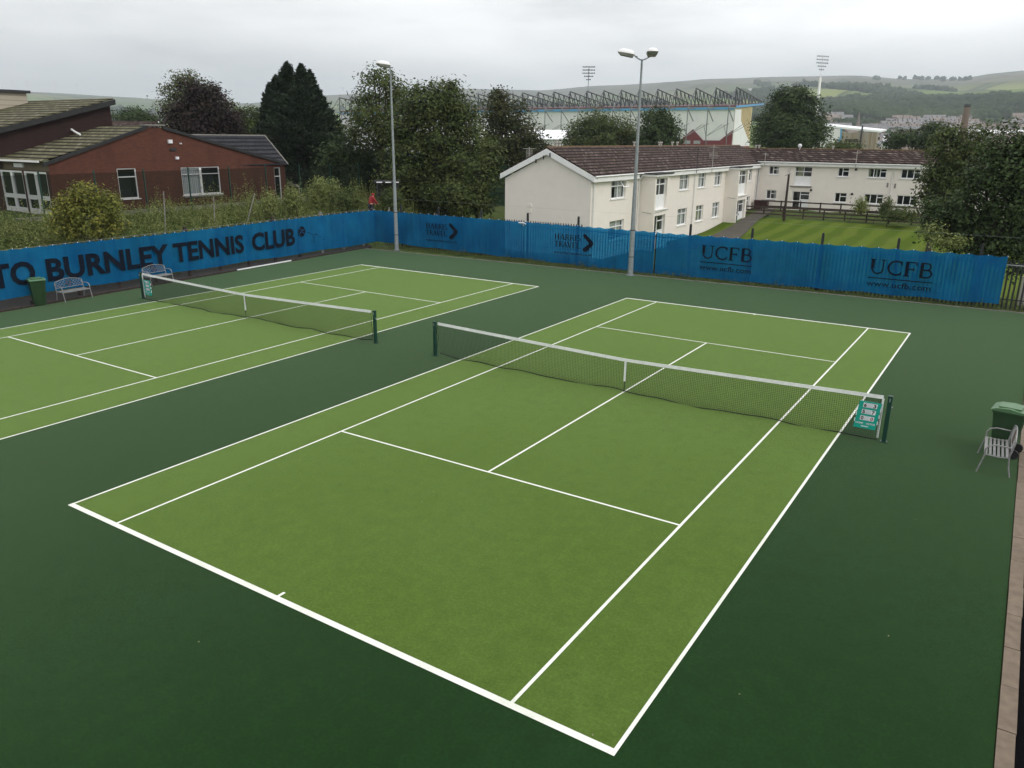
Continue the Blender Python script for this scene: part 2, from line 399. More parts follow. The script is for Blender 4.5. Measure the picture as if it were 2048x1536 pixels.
def ground_mat():
    m, nt, out = nodes('rough grass ground')
    c = mixc(nt, (.05, .075, .022), (.085, .12, .035), ramp(nt, noise(nt, 1.2, 6, .7), [(.3, 0.), (.7, 1.)]))
    c = mixc(nt, c, (.075, .06, .035), math_(nt, 'MULTIPLY', ramp(nt, noise(nt, .35, 4), [(.5, 0.), (.75, 1.)]), .6))
    principled(nt, out, c, .95, noise(nt, 12, 4), .5, .05, Specular_IOR_Level=.08); return m
def hill_mat():
    m, nt, out = nodes('moorland and fields')
    o = xyz(nt)
    mp = mapped(nt, (.0042, .0026, 0), (0, 0, .5))
    v = nt.nodes.new('ShaderNodeTexVoronoi'); v.inputs['Scale'].default_value = 1; nt.links.new(mp, v.inputs['Vector'])
    cs = xyz(nt, v.outputs['Color'])[0]
    field = ramp(nt, cs, [(0., (.055, .10, .025)), (.3, (.17, .25, .055)), (.55, (.09, .13, .04)), (.8, (.25, .29, .085))])
    moor = mixc(nt, (.10, .12, .075), (.17, .155, .11), ramp(nt, noise(nt, .0016, 5), [(.35, 0.), (.65, 1.)]))
    zf = math_(nt, 'ADD', math_(nt, 'MULTIPLY', o[2], .0055), math_(nt, 'MULTIPLY_ADD', noise(nt, .0015, 4), .8, -.4))
    c = mixc(nt, field, moor, ramp(nt, zf, [(.65, 0.), (1.15, 1.)]))
    wood = math_(nt, 'ADD', noise(nt, .0028, 5, .6), math_(nt, 'MULTIPLY', o[2], -.0006))
    c = mixc(nt, c, (.028, .048, .018), ramp(nt, wood, [(.50, 0.), (.53, .9)]))
    # dark hedge lines between fields
    v2 = nt.nodes.new('ShaderNodeTexVoronoi'); v2.feature = 'DISTANCE_TO_EDGE'; v2.inputs['Scale'].default_value = 1; nt.links.new(mp, v2.inputs['Vector'])
    c = mixc(nt, c, (.035, .05, .02), ramp(nt, v2.outputs['Distance'], [(.012, .85), (.03, 0.)]))
    principled(nt, out, c, 1., Specular_IOR_Level=.05); return m
M_ground = ground_mat(); M_hill = hill_mat()

def near_ground():
    xs = np.concatenate([np.arange(-110, -36, 2.), np.arange(-36, -20, .5), np.arange(-20, 62, 1.)])
    ys = np.concatenate([np.arange(-46, 16, 2.), np.arange(16, 30, .5), np.arange(30, 146, 2.)])
    X, Y = np.meshgrid(xs, ys); Z = H(X, Y)
    bump = .06*np.sin(X*1.7)*np.sin(Y*1.3+X*.4)
    bump = np.where((X > -26.6) & (Y < 19.6), 0, bump); Z = Z+bump
    # sink the rim under the far terrain
    nx, ny = len(xs), len(ys)
    V = np.stack([X, Y, Z], -1).reshape(-1, 3)
    i = np.arange(ny-1)[:, None]*nx+np.arange(nx-1)[None]
    F = np.stack([i, i+1, i+nx+1, i+nx], -1).reshape(-1, 4)
    o = np_mesh('ground', V, F, M_ground, smooth=True); props(o, kind='structure')
near_ground()
def far_ground():
    na = 620; rs = np.concatenate([[2.], np.geomspace(40, 7500, 150)])
    V = []
    for r in rs:
        for k in range(na):
            az = 2*math.pi*k/na; x = CP.x+r*math.sin(az); y = CP.y+r*math.cos(az)
            inside = (-104 < x < 56) and (-40 < y < 140)
            if r < 4500:
                z = terr(x, y)+(und(x, y, r) if r < 4000 else und(x, y, r)*(4500-r)/500)
            else: z = terr(CP.x+4500*math.sin(az), CP.y+4500*math.cos(az))-(r-4500)*.09
            if inside: z = -3.2
            V.append((x, y, z))
    n = len(rs); i = np.arange(n-1)[:, None]*na+np.arange(na)[None]
    j = np.arange(n-1)[:, None]*na+(np.arange(na)[None]+1) % na
    F = np.stack([i, i+na, j+na, j], -1).reshape(-1, 4)
    o = np_mesh('hills', V, F, M_hill, smooth=True); props(o, kind='structure')
far_ground()

# ---------------------------------------------------------------- tennis courts
C2 = (-15.379, .119)
xl = lambda y: -23.67-.068*(y+4.54)
yb = lambda x: 17.6+.045*(x+5)
def slab():
    b = MB()
    p = [(xl(-42), -42), (8.97, -42), (8.97, yb(8.97)), (xl(yb(-25)), yb(-25))]
    b.prism([(x, y, -.12) for x, y in p], (0, 0, .12))
    o = b.build('court_surround', M_outer); props(o, kind='structure')
slab()
def soil():
    b = MB()
    b.quad((xl(-42)-2.6, -42, .015), (xl(-42)+.02, -42, .015), (xl(17.5)+.02, 17.5, .015), (xl(17.5)-2.2, 18.9, .015))
    o = b.build('soil_strip', M_soil); props(o, kind='structure')
soil()
def court(ox, oy):
    HW, SW, HL, SL, w = 5.485, 4.115, 11.885, 6.40, .05
    b = MB(); b.quad((ox-HW, oy-HL, .004), (ox+HW, oy-HL, .004), (ox+HW, oy+HL, .004), (ox-HW, oy+HL, .004))
    o = b.build('tennis_court', M_inner); props(o, kind='structure')
    b = MB()
    def rect(x0, x1, y0, y1, z): b.quad((ox+x0, oy+y0, z), (ox+x1, oy+y0, z), (ox+x1, oy+y1, z), (ox+x0, oy+y1, z))
    for s in (-1, 1):
        a, c = sorted((s*HW, s*(HW-w))); rect(a, c, -HL, HL, .008)
        a, c = sorted((s*SW, s*(SW-w))); rect(a, c, -HL, HL, .008)
        a, c = sorted((s*HL, s*(HL-.10))); rect(-HW-.001, HW+.001, a, c, .0095)
        a, c = sorted((s*SL, s*(SL-w))); rect(-SW+w, SW-w, a, c, .008)
        a, c = sorted((s*(HL-.10), s*(HL-.22))); rect(-w/2, w/2, a, c, .008)
    rect(-w/2, w/2, -SL+w, SL-w, .008)
    l = b.build('court_lines', M_line, o)
court(0, 0); court(*C2)

def net(ox, oy, label, seed):
    t = thing('tennis_net', label, 'tennis net', (ox, oy, 0), 'nets across the courts')
    rnd = random.Random(seed)
    ph = [rnd.uniform(0, 6) for _ in range(5)]
    X0, X1 = -6.28, 6.26
    def topz(x): return .914+.15*(abs(x)/6.4)**1.1
    def botz(x): return .025+.018*math.sin(x*1.9+ph[0])+.015*math.sin(x*4.3+ph[1])+(.05*max(0, (abs(x)-5.6))*1.0)
    def yo(x, f): return (.05*math.sin(x*1.3+ph[2])+.03*math.sin(x*3.1+ph[3]))*f*f + .06*f*f*math.sin(x*.4+ph[4])
    b = MB(); n = 262; rad = .0039
    nz = 22
    def P(x, k): f = k/nz; return (ox+x, oy+yo(x, f), topz(x)*(1-f)+botz(x)*f)
    for i in range(n+1):
        x = X0+(X1-X0)*i/n
        b.tube([P(x, k) for k in (1, 8, 15, 22)], rad, 3, False, smooth=False)
    m = 70
    for k in range(2, nz):
        b.tube([P(X0+(X1-X0)*i/m, k) for i in range(m+1)], rad, 3, False, smooth=False)
    b.build('net_mesh', M_net, t)
    b = MB()
    for s in (-.008, .008):
        for i in range(60):
            xa = X0+(X1-X0)*i/60; xb = X0+(X1-X0)*(i+1)/60
            b.quad((ox+xa, oy+s, topz(xa)-.075), (ox+xb, oy+s, topz(xb)-.075), (ox+xb, oy+s*.6, topz(xb)+.004), (ox+xa, oy+s*.6, topz(xa)+.004))
    for i in range(60):
        xa = X0+(X1-X0)*i/60; xb = X0+(X1-X0)*(i+1)/60
        b.quad((ox+xa, oy-.008, topz(xa)+.006), (ox+xb, oy-.008, topz(xb)+.006), (ox+xb, oy+.008, topz(xb)+.006), (ox+xa, oy+.008, topz(xa)+.006))
    b.build('top_band', M_tape, t)
    b = MB(); b.tube([P(X0+(X1-X0)*i/90, nz) for i in range(91)], .013, 5); b.build('bottom_cord', M_net, t)
    b = MB(); b.box(ox-.025, ox+.025, oy-.014, oy-.009, .30, .92); b.box(ox-.025, ox+.025, oy+.009, oy+.014, .30, .92)
    b.build('centre_strap', M_tape, t)
    b = MB(); b.box(ox-.012, ox+.012, oy-.012, oy-.007, .0, .30); b.build('strap_buckle', M_net, t)
    s_ = 1 if ox > -5 else -1
    for s in (-1, 1):
        b = MB(); xx = X1 if s > 0 else X0
        if s == s_:
            b.box(ox+xx-.02, ox+xx+.02, oy-.01, oy+.01, .07, 1.0); b.build('side_tape', M_tape, t)
        else:
            b.tube([(ox+xx-s*.02, oy, 1.02), (ox+xx+s*.03, oy-.02, .8), (ox+xx-s*.01, oy, .6), (ox+xx+s*.03, oy, .35), (ox+xx, oy, .1)], .008, 5); b.build('lacing_cord', M_net, t)
        b = MB(); px = ox+s*6.40
        b.box(px-.043, px+.043, oy-.043, oy+.043, 0, 1.07); b.box(px-.046, px+.046, oy-.046, oy+.046, 1.07, 1.085)
        b.box(px-.075, px+.075, oy-.07, oy+.07, .0, .018)
        p = b.build('net_post', M_green_post, t)
        b = MB(); b.tube([(px+s*.04, oy, .82), (px+s*.075, oy, .82)], .022, 8); b.build('winder', M_galv, p); b = MB(); b.box(px-.01, px+.01, oy-.06, oy-.043, .95, 1.03); b.build('cleat', M_galv, p)
net(0, 0, 'long black tennis net with white top band across the nearer court', 3)
net(*C2, 'black tennis net across the far left court', 8)

# text helper ------------------------------------------------------
def text_polys(s, offset=0.0, space=1.0):
    cu = bpy.data.curves.new('t', 'FONT'); cu.body = s; cu.size = 1; cu.offset = offset; cu.space_character = space; cu.resolution_u = 3
    cu.fill_mode = 'FRONT'; cu.dimensions = '2D'
    o = bpy.data.objects.new('t', cu); COL.objects.link(o)
    me = bpy.data.meshes.new_from_object(o)
    vs = [tuple(v.co) for v in me.vertices]; fs = [tuple(p.vertices) for p in me.polygons]
    bpy.data.objects.remove(o); bpy.data.curves.remove(cu); bpy.data.meshes.remove(me)
    xs = [v[0] for v in vs]; ys = [v[1] for v in vs]
    x0, x1, y0, y1 = min(xs), max(xs), min(ys), max(ys)
    return [((v[0]-x0)/(x1-x0), (v[1]-y0)/(y1-y0)) for v in vs], fs
def put_text(name, s, fn, m, parent, offset=0.0, space=1.0):
    """fn maps (u,v) in 0..1 to world"""
    vs, fs = text_polys(s, offset, space)
    b = MB(); b.add([fn(u, v) for u, v in vs], fs); return b.build(name, m, parent)
# serif letters, built from strokes (thick/thin + serifs) on a 0..1 high grid
def S_(kind):
    T, t, sv = .17, .065, .06
    def arc(cx, cy, rx, ry, a0, a1, n=14): return [(cx+rx*math.cos(R(a0+(a1-a0)*i/n)), cy+ry*math.sin(R(a0+(a1-a0)*i/n))) for i in range(n+1)]
    st = []
    def ln(x0, y0, x1, y1, w): st.append(([(x0, y0), (x1, y1)], w))
    def sf(x, y, w=.2): st.append(([(x-w/2-.02, y), (x+w/2+.02, y)], sv))
    if kind == 'U': ln(.18, 1, .18, .35, T); st.append((arc(.47, .34, .29, .31, 180, 360), .09)); ln(.76, 1, .76, .34, t); sf(.18, .975, .26); sf(.76, .975, .26); return st, .95
    if kind == 'C': st.append((arc(.52, .5, .42, .47, 50, 310, 20), .11)); ln(.80, .98, .80, .72, t); ln(.80, .28, .80, .1, t); return st, .9
    if kind == 'F': ln(.2, 0, .2, 1, T); ln(.2, .97, .68, .97, t*1.2); ln(.2, .5, .56, .5, t*1.2); ln(.68, .97, .68, .78, t); ln(.56, .6, .56, .4, t); sf(.2, .025, .3); return st, .78
    if kind == 'B': ln(.2, 0, .2, 1, T); st.append(([(.2, .97), (.45, .97)]+arc(.45, .745, .2, .225, 90, -90)+[(.2, .52)], .09)); st.append(([(.2, .52), (.48, .52)]+arc(.48, .275, .25, .25, 90, -90)+[(.2, .03)], .10)); return st, .84
    if kind == 'H': ln(.2, 0, .2, 1, T); ln(.72, 0, .72, 1, T); ln(.2, .52, .72, .52, t*1.3); [sf(x, y, .24) for x in (.2, .72) for y in (.025, .975)]; return st, .95
    if kind == 'A': ln(.1, 0, .42, 1, t*1.3); ln(.42, 1, .76, 0, T); ln(.22, .35, .62, .35, t*1.3); sf(.1, .025, .2); sf(.76, .025, .24); return st, .86
    if kind == 'R': ln(.2, 0, .2, 1, T); st.append(([(.2, .97), (.42, .97)]+arc(.42, .745, .2, .225, 90, -90)+[(.2, .52)], .09)); ln(.38, .52, .76, 0, .13); sf(.2, .025, .26); return st, .8
    if kind == 'I': ln(.2, 0, .2, 1, T); sf(.2, .025, .26); sf(.2, .975, .26); return st, .42
    if kind == 'S': st.append((arc(.36, .74, .22, .23, 30, 260, 12)+arc(.36, .26, .24, .24, 90, -150, 12), .11)); return st, .7
    if kind == 'T': ln(.4, 0, .4, 1, T); ln(.05, .97, .75, .97, t*1.3); ln(.05, .97, .05, .8, t); ln(.75, .97, .75, .8, t); sf(.4, .025, .26); return st, .8
    if kind == 'V': ln(.08, 1, .4, 0, T); ln(.4, 0, .72, 1, t*1.3); sf(.08, .975, .24); sf(.72, .975, .2); return st, .8
    if kind == 'E': ln(.2, 0, .2, 1, T); ln(.2, .97, .66, .97, t*1.3); ln(.2, .5, .54, .5, t*1.3); ln(.2, .03, .68, .03, t*1.3); ln(.66, .97, .66, .8, t); ln(.68, .03, .68, .22, t); return st, .76
    if kind == 'L': ln(.2, 0, .2, 1, T); ln(.2, .03, .66, .03, t*1.3); ln(.66, .03, .66, .25, t); sf(.2, .975, .26); return st, .74
    return [], .4
def serif_word(b, word, fn, x0, x1, z0, z1):
    """fn(x,z,off)->world ; word fitted in x0..x1"""
    tot = sum(S_(c)[1] for c in word); sc = (x1-x0)/tot; cx = x0; off = 0
    for c in word:
        st, w = S_(c)
        for pts, wd in st:
            off += .0005
            L = []; Rr = []
            for i, p in enumerate(pts):
                a = Vector(pts[max(i-1, 0)]); c2 = Vector(pts[min(i+1, len(pts)-1)]); d = (c2-a).normalized(); n = Vector((-d.y, d.x))*wd/2
                L.append((p[0]+n.x, p[1]+n.y)); Rr.append((p[0]-n.x, p[1]-n.y))
            vs = [fn(cx+q[0]*sc, z0+q[1]*(z1-z0), off) for q in L+Rr]; n = len(L)
            b.add(vs, [(i, i+1, n+i+1, n+i) for i in range(n-1)])
        cx += w*sc

# score boards -----------------------------------------------------
def scoreboard(x, y, z0, w, h, label, digits=(('6', '3'), ('5', '7'), ('0', '0')), sh=0):
    t = thing('scoreboard', label, 'scoreboard', (x, y, z0), 'flip scoreboards hanging on the nets')
    def P(u, v, d): return (x+(u-.5)*w+sh*(v-1)*.06, y-d-.02*(1-v), z0+v*h)
    b = MB(); b.add([P(0, 0, 0), P(1, 0, 0), P(1, 1, 0), P(0, 1, 0), P(0, 0, .018), P(1, 0, .018), P(1, 1, .018), P(0, 1, .018)],
                    [(0, 1, 2, 3), (4, 7, 6, 5), (0, 4, 5, 1), (1, 5, 6, 2), (2, 6, 7, 3), (3, 7, 4, 0)]); b.build('board', M_teal, t)
    for k, (a, c) in enumerate(digits):
        v1 = .95-k*.24; v0 = v1-.165
        b = MB(); b.quad(P(.2, v0, .022), P(.83, v0, .022), P(.83, v1, .022), P(.2, v1, .022)); cc = b.build('score_card', M_card, t)
        b = MB(); b.quad(P(.38, v0+.01, .0245), P(.62, v0+.01, .0245), P(.62, v1-.01, .0245), P(.38, v1-.01, .0245)); b.build('card_ring', M_teal_dk, cc)
        put_text('digit', a, lambda u, v: P(.23+u*.13, v0+.015+v*.135, .026), M_ink, cc, .035)
        put_text('digit', c, lambda u, v: P(.66+u*.13, v0+.015+v*.135, .026), M_ink if k < 2 else M_inkred, cc, .035)
    put_text('lettering', 'HOME', lambda u, v: P(.06+u*.34, .155+v*.07, .022), M_card, t, .015)
    put_text('lettering', 'VISITOR', lambda u, v: P(.52+u*.42, .155+v*.07, .022), M_card, t, .015)
    b = MB(); b.quad(P(.33, .07, .022), P(.66, .07, .022), P(.66, .10, .022), P(.33, .10, .022)); b.build('maker_strip', M_card, t)
    for u in (-.015, 1.015):
        for k in range(3): b = MB(); b.obox(P(u, .75-k*.24, .01), (.008, 0, 0), (0, .01, 0), (0, 0, .04)); b.build('edge_clip', M_card, t)
    for u in (.12, .88): b = MB(); b.tube([P(u, 1, .01), (x+(u-.5)*w, y+.03, z0+h+.09)], .006, 4); b.build('hanging_cord', M_net, t)
scoreboard(6.03, -.06, .26, .46, .63, 'teal flip scoreboard by the right post of the nearer net', sh=1)
scoreboard(C2[0]-5.92, C2[1]-.06, .22, .44, .60, 'teal flip scoreboard at the left post of the far net', sh=-1)

# ---------------------------------------------------------------- kerbs, tarmac
def kerb():
    b = MB(); y = -42.0; k = 0
    while y < 17.9:
        L = .915
        b.box(8.985+random.uniform(-.004, .004), 9.17+random.uniform(-.006, .006), y+.006, min(y+L-.006, 18.0), -.1, .012+random.uniform(-.004, .006)); y += L
    o = b.build('kerb', M_kerb); props(o, kind='structure')
    b = MB(); b.quad((9.15, -42, -.03), (40, -42, -.03), (40, 18.4, -.03), (9.15, 18.4, -.03)); o = b.build('pavement', M_tarmac); props(o, kind='structure')
    b = MB()
    n = 30
    for i in range(n):
        xa = -25+34*i/n; xb = xa+34/n-.02
        b.box(xa, xb, yb(xa), yb(xa)+.05, -.1, .03)
    o = b.build('edging_strip', M_conc); props(o, kind='structure')
    b = MB(); y = -12.
    while y < 17:
        x = xl(y); b.obox((x-.06, y+.45, .0), (.045, 0, 0), (-.03, .44, 0), (0, 0, .07)); y += .92
    o = b.build('edging_strip', M_timber_dk); props(o, kind='structure')
kerb()
b = MB(); p0 = Vector((xl(6.9)+.03, 6.9, .05)); p1 = Vector((xl(10.6)+.03, 10.6, .05)); b.bar(p0, p1, .07, .05)
props(b.build('white_batten', M_white), 'long white batten lying at the foot of the left banner', 'batten')

# ---------------------------------------------------------------- banners
def xb_l(y): return -24.15-.078*(y+3.9)
def banner(name, fn, n, z_top, z_bot, label, group, ties):
    """fn(s, off)->(x,y) ; s in 0..1"""
    t = thing(name, label, 'banner', (*fn(.5, 0), 0), group)
    nz = 14; V = []; rnd = random.Random(len(label))
    ph = [rnd.uniform(0, 6) for _ in range(6)]
    for i in range(n+1):
        s = i/n
        for k in range(nz+1):
            f = k/nz
            tp = z_top(s)-.05*(.5-.5*math.cos(2*math.pi*s*ties))**.7
            z = tp*(1-f)+z_bot(s)*f+(.025*math.sin(s*40+ph[0])*f)
            off = .035*math.sin(s*ties*3.1+ph[1])*(.3+f)+.03*math.sin(s*23+f*5+ph[2])+.02*math.sin(s*71-f*9+ph[3])+.05*math.sin(s*9+ph[4])*f
            x, y = fn(s, off*.35); V.append((x, y, z))
    i = np.arange(n)[:, None]*(nz+1)+np.arange(nz)[None]
    F = np.stack([i, i+1, i+nz+2, i+nz+1], -1).reshape(-1, 4)
    np_mesh('netting', V, F, M_banner, t, smooth=True)
    for i in range(ties+1):
        b = MB(); s = min(1, i/ties); x, y = fn(s, .03); b.obox((x, y, z_top(s)+.0), (.011, 0, 0), (0, .011, 0), (0, 0, .018)); b.build('cable_tie', M_card, t)
    return t
def fl(y0, y1):
    def f(s, off):
        y = y0+(y1-y0)*s; return xb_l(y)+off, y
    return f
YB = 18.55
YEND = 18.62
lb = banner('windbreak_banner', fl(-14, YEND), 420, lambda s: 2.28-.16*s+.03*math.sin(s*9), lambda s: .50-.36*s, 'long blue banner of the club name along the left fence', 'blue windbreak banners', 62)
def fbk(x0, x1):
    def f(s, off): return x0+(x1-x0)*s, YB-off
    return f
XC = xb_l(YEND)
bb = banner('windbreak_banner', fbk(XC+.02, -7.15), 420, lambda s: 2.14-.06*s, lambda s: .22-.28*s, 'blue banner with arrow emblems on the back fence', 'blue windbreak banners', 30)
bc = banner('windbreak_banner', fbk(-7.07, 7.85), 380, lambda s: 2.06+.08*s, lambda s: -.02+.22*s, 'blue banner with large serif initials on the back fence', 'blue windbreak banners', 22)

def on_left(off=.09): return lambda y, z, o=0: (xb_l(y)+off+o, y, z)
PL = on_left(.062)
put_text('lettering', 'TO', lambda u, v: PL(-4.5+u*1.72, .80+v*.93), M_print, lb, .034)
put_text('lettering', 'BURNLEY', lambda u, v: PL(-2.33+u*5.75, .78-.02*u+v*.92), M_print, lb, .034)
put_text('lettering', 'TENNIS', lambda u, v: PL(3.66+u*4.25, .75+v*.92), M_print, lb, .034)
put_text('lettering', 'CLUB', lambda u, v: PL(8.45+u*3.1, .73+v*.94), M_print, lb, .034)
def ball_logo():
    b = MB(); n = 20; c = (12.12, 1.42); r = .28
    b.add([PL(c[0]+r*math.cos(2*math.pi*i/n), c[1]+r*math.sin(2*math.pi*i/n)) for i in range(n)], [tuple(range(n))]); b.build('ball_emblem', M_print, lb)
    b = MB()
    for s in (-1, 1):
        pts = [PL(c[0]-.26+.52*i/10, c[1]+s*.10+.07*math.sin(i*.6+s), .008) for i in range(11)]
        for i in range(10):
            a, d = Vector(pts[i]), Vector(pts[i+1]); b.quad(a, d, d+Vector((0, 0, .022)), a+Vector((0, 0, .022)))
    b.build('ball_seam', M_banner_flat, lb)
    b = MB()
    sq = [[(12.55, 1.36), (12.85, 1.22), (13.05, .92)], [(13.0, 1.1), (13.02, .72)], [(13.1, 1.16), (13.3, 1.18), (13.45, .98)], [(13.5, 1.05), (13.75, .85), (13.85, .78)], [(12.9, 1.25), (13.12, 1.0)]]
    off = 0
    for pl in sq:
        for i in range(len(pl)-1):
            a, d = pl[i], pl[i+1]; off += .001
            b.quad(PL(*a, off), PL(*d, off), PL(d[0]+.05, d[1]-.03, off), PL(a[0]+.02, a[1]-.05, off))
    b.build('swoosh_emblem', M_print, lb)
M_banner_flat = plain('blue print', (.01, .14, .36), .9, .1, 5)
ball_logo()
PB = lambda x, z, o=0: (x, YB-.085-o, z)
def travel_logo(x):
    b = MB(); serif_word(b, 'HARRIS', PB, x, x+1.62, 1.30, 1.60); b.build('lettering', M_print, bb)
    b = MB(); serif_word(b, 'TRAVEL', PB, x, x+1.58, .92, 1.21); b.build('lettering', M_print, bb)
    put_text('lettering', 'www.harristravel.co.uk', lambda u, v: PB(x-.02+u*2.32, .56+v*.13), M_print, bb, .012)
    b = MB()
    # boomerang arrow
    out = [(1.74, 1.64), (1.80, 1.70), (1.88, 1.68), (2.32, 1.32), (2.36, 1.22), (2.30, 1.12), (1.98, .80), (1.86, .76), (1.74, .82), (1.72, .92), (2.02, 1.14), (2.08, 1.22), (2.05, 1.28), (1.78, 1.50), (1.73, 1.58)]
    n = len(out); ins = [(2.10, 1.22)]
    mid = [(out[i], out[n-1-i]) for i in range(n//2)]
    for i in range(n//2-1): b.quad(PB(x+mid[i][0][0], mid[i][0][1]), PB(x+mid[i+1][0][0], mid[i+1][0][1]), PB(x+mid[i+1][1][0], mid[i+1][1][1]), PB(x+mid[i][1][0], mid[i][1][1]))
    b.add([PB(x+q[0], q[1]) for q in out[6:9]], [(0, 1, 2)])
    b.build('arrow_emblem', M_print, bb)
travel_logo(-21.70); travel_logo(-12.88)
def initials(x):
    b = MB(); serif_word(b, 'UCFB', PB, x+.02, x+2.52, 1.0, 1.62); b.build('lettering', M_print, bc)
    b = MB(); b.quad(PB(x, .80), PB(x+2.52, .80), PB(x+2.52, .84), PB(x, .84)); b.build('rule_line', M_print, bc)
    put_text('lettering', 'www.ucfb.com', lambda u, v: PB(x+u*2.50, .46+v*.24), M_print, bc, .004)
initials(-4.73); initials(2.83)

# ---------------------------------------------------------------- fences round the courts
def palisade(x0, x1, posts, label):
    t = thing('palisade_fence', label, 'fence', (x0, 18.85, 0))
    y = 18.85
    xs = sorted(posts)
    edges = [x0]+xs+[x1]
    for i in range(len(edges)-1):
        a, c = edges[i], edges[i+1]
        if c-a < .3: continue
        b = MB(); x = a+.1
        while x < c-.05:
            zt = (2.14 if -16.6 < x < -11.4 else 1.97)+random.uniform(-.01, .01)
            b.box(x-.034, x+.034, y-.012, y, -.02, zt-.06); b.add([(x-.034, y-.012, zt-.06), (x+.034, y-.012, zt-.06), (x, y-.012, zt), (x-.034, y, zt-.06), (x+.034, y, zt-.06), (x, y, zt)], [(0, 1, 2), (3, 5, 4), (0, 2, 5, 3), (1, 4, 5, 2)])
            x += .158
        p = b.build('pale_panel', M_black, t)
        b = MB()
        for z in (.35, 1.78): b.box(a+.05, c-.05, y+.002, y+.042, z, z+.045)
        b.build('rail', M_black, p)
    for x in xs:
        b = MB(); z0 = hz(x, y+.1)-.3
        b.box(x-.05, x+.05, y+.045, y+.13, z0, 2.45); b.prism([(x-.05, y+.045, 2.45), (x+.05, y+.045, 2.45), (x+.028, y+.045, 2.53), (x-.028, y+.045, 2.53)], (0, .085, 0)); b.build('post', M_black, t)
    b = MB(); b.tube([(x0, y+.09, 2.86), (-6, y+.09, 2.82), (x1, y+.09, 2.86)], .0025, 3); b.build('top_wire', M_galv, t)
    return t
PX = [-24.0, -21.1, -18.0, -14.87, -11.7, -8.58, -5.49, -2.46, .7, 3.8, 6.9, 10.0, 13.1]
palisade(-25.4, 15.5, PX, 'black palisade fence with spiked pales behind the back banners')
def rail_right():
    t = thing('handrail', 'thin pale metal rail fixed across the black palisade at the right', 'rail', (8, 18.7, 1.75))
    b = MB(); b.tube([(7.7, 18.72, 1.78), (15, 18.72, 1.74)], .02, 6); b.build('tube', M_galv, t)
    for x in (8.2, 12): b = MB(); b.box(x-.015, x+.015, 18.72, 18.83, 1.72, 1.76); b.build('bracket', M_galv, t)
rail_right()
def left_fence():
    t = thing('post_fence', 'fence of concrete posts and wire holding up the left banner', 'fence', (-25, 2, 0))
    y = -14.
    while y < 18.6:
        x = xb_l(y)-.16; b = MB(); b.box(x-.06, x+.06, y-.06, y+.06, -.1, 2.34 if abs(int(y)) % 3 == 1 else 2.1); b.build('post', M_conc if int(y) % 2 else M_timber_dk, t); y += 1.86
    b = MB()
    for z in (.5, 1.4, 2.2): b.tube([(xb_l(-14)-.09, -14, z), (xb_l(18.6)-.09, 18.6, z)], .006, 3)
    b.build('strand_wire', M_galv, t)
left_fence()
for k, (u, v, lab) in enumerate([(778, 425, 'stub of pale post top poking above the corner of the banners'), (869, 437, 'pale post cap over the back banner left of the arrow emblem'), (957, 447, 'pale post cap over the back banner by the flats gable end')]):
    p = ony(u, v-10, 19.3); b = MB(); b.box(p.x-.03, p.x+.03, 19.27, 19.33, -1.3, p.z); b.sphere((p.x, 19.3, p.z), (.045, .045, .03), 8, 4)
    props(b.build('fence_post', M_conc), lab, 'post', 'pale posts behind the back fence')
p = ony(1046, 447, 18.5)
b = MB(); b.obox((p.x, 18.42, p.z+.02), (.16, 0, 0), (.02, .10, -.04), (0, .01, .025)); b.obox((p.x+.02, 18.52, p.z-.06), (.02, 0, 0), (0, .03, 0), (0, 0, .08))
props(b.build('white_box', M_card), 'small white box clipped on top of the back banner', 'box')

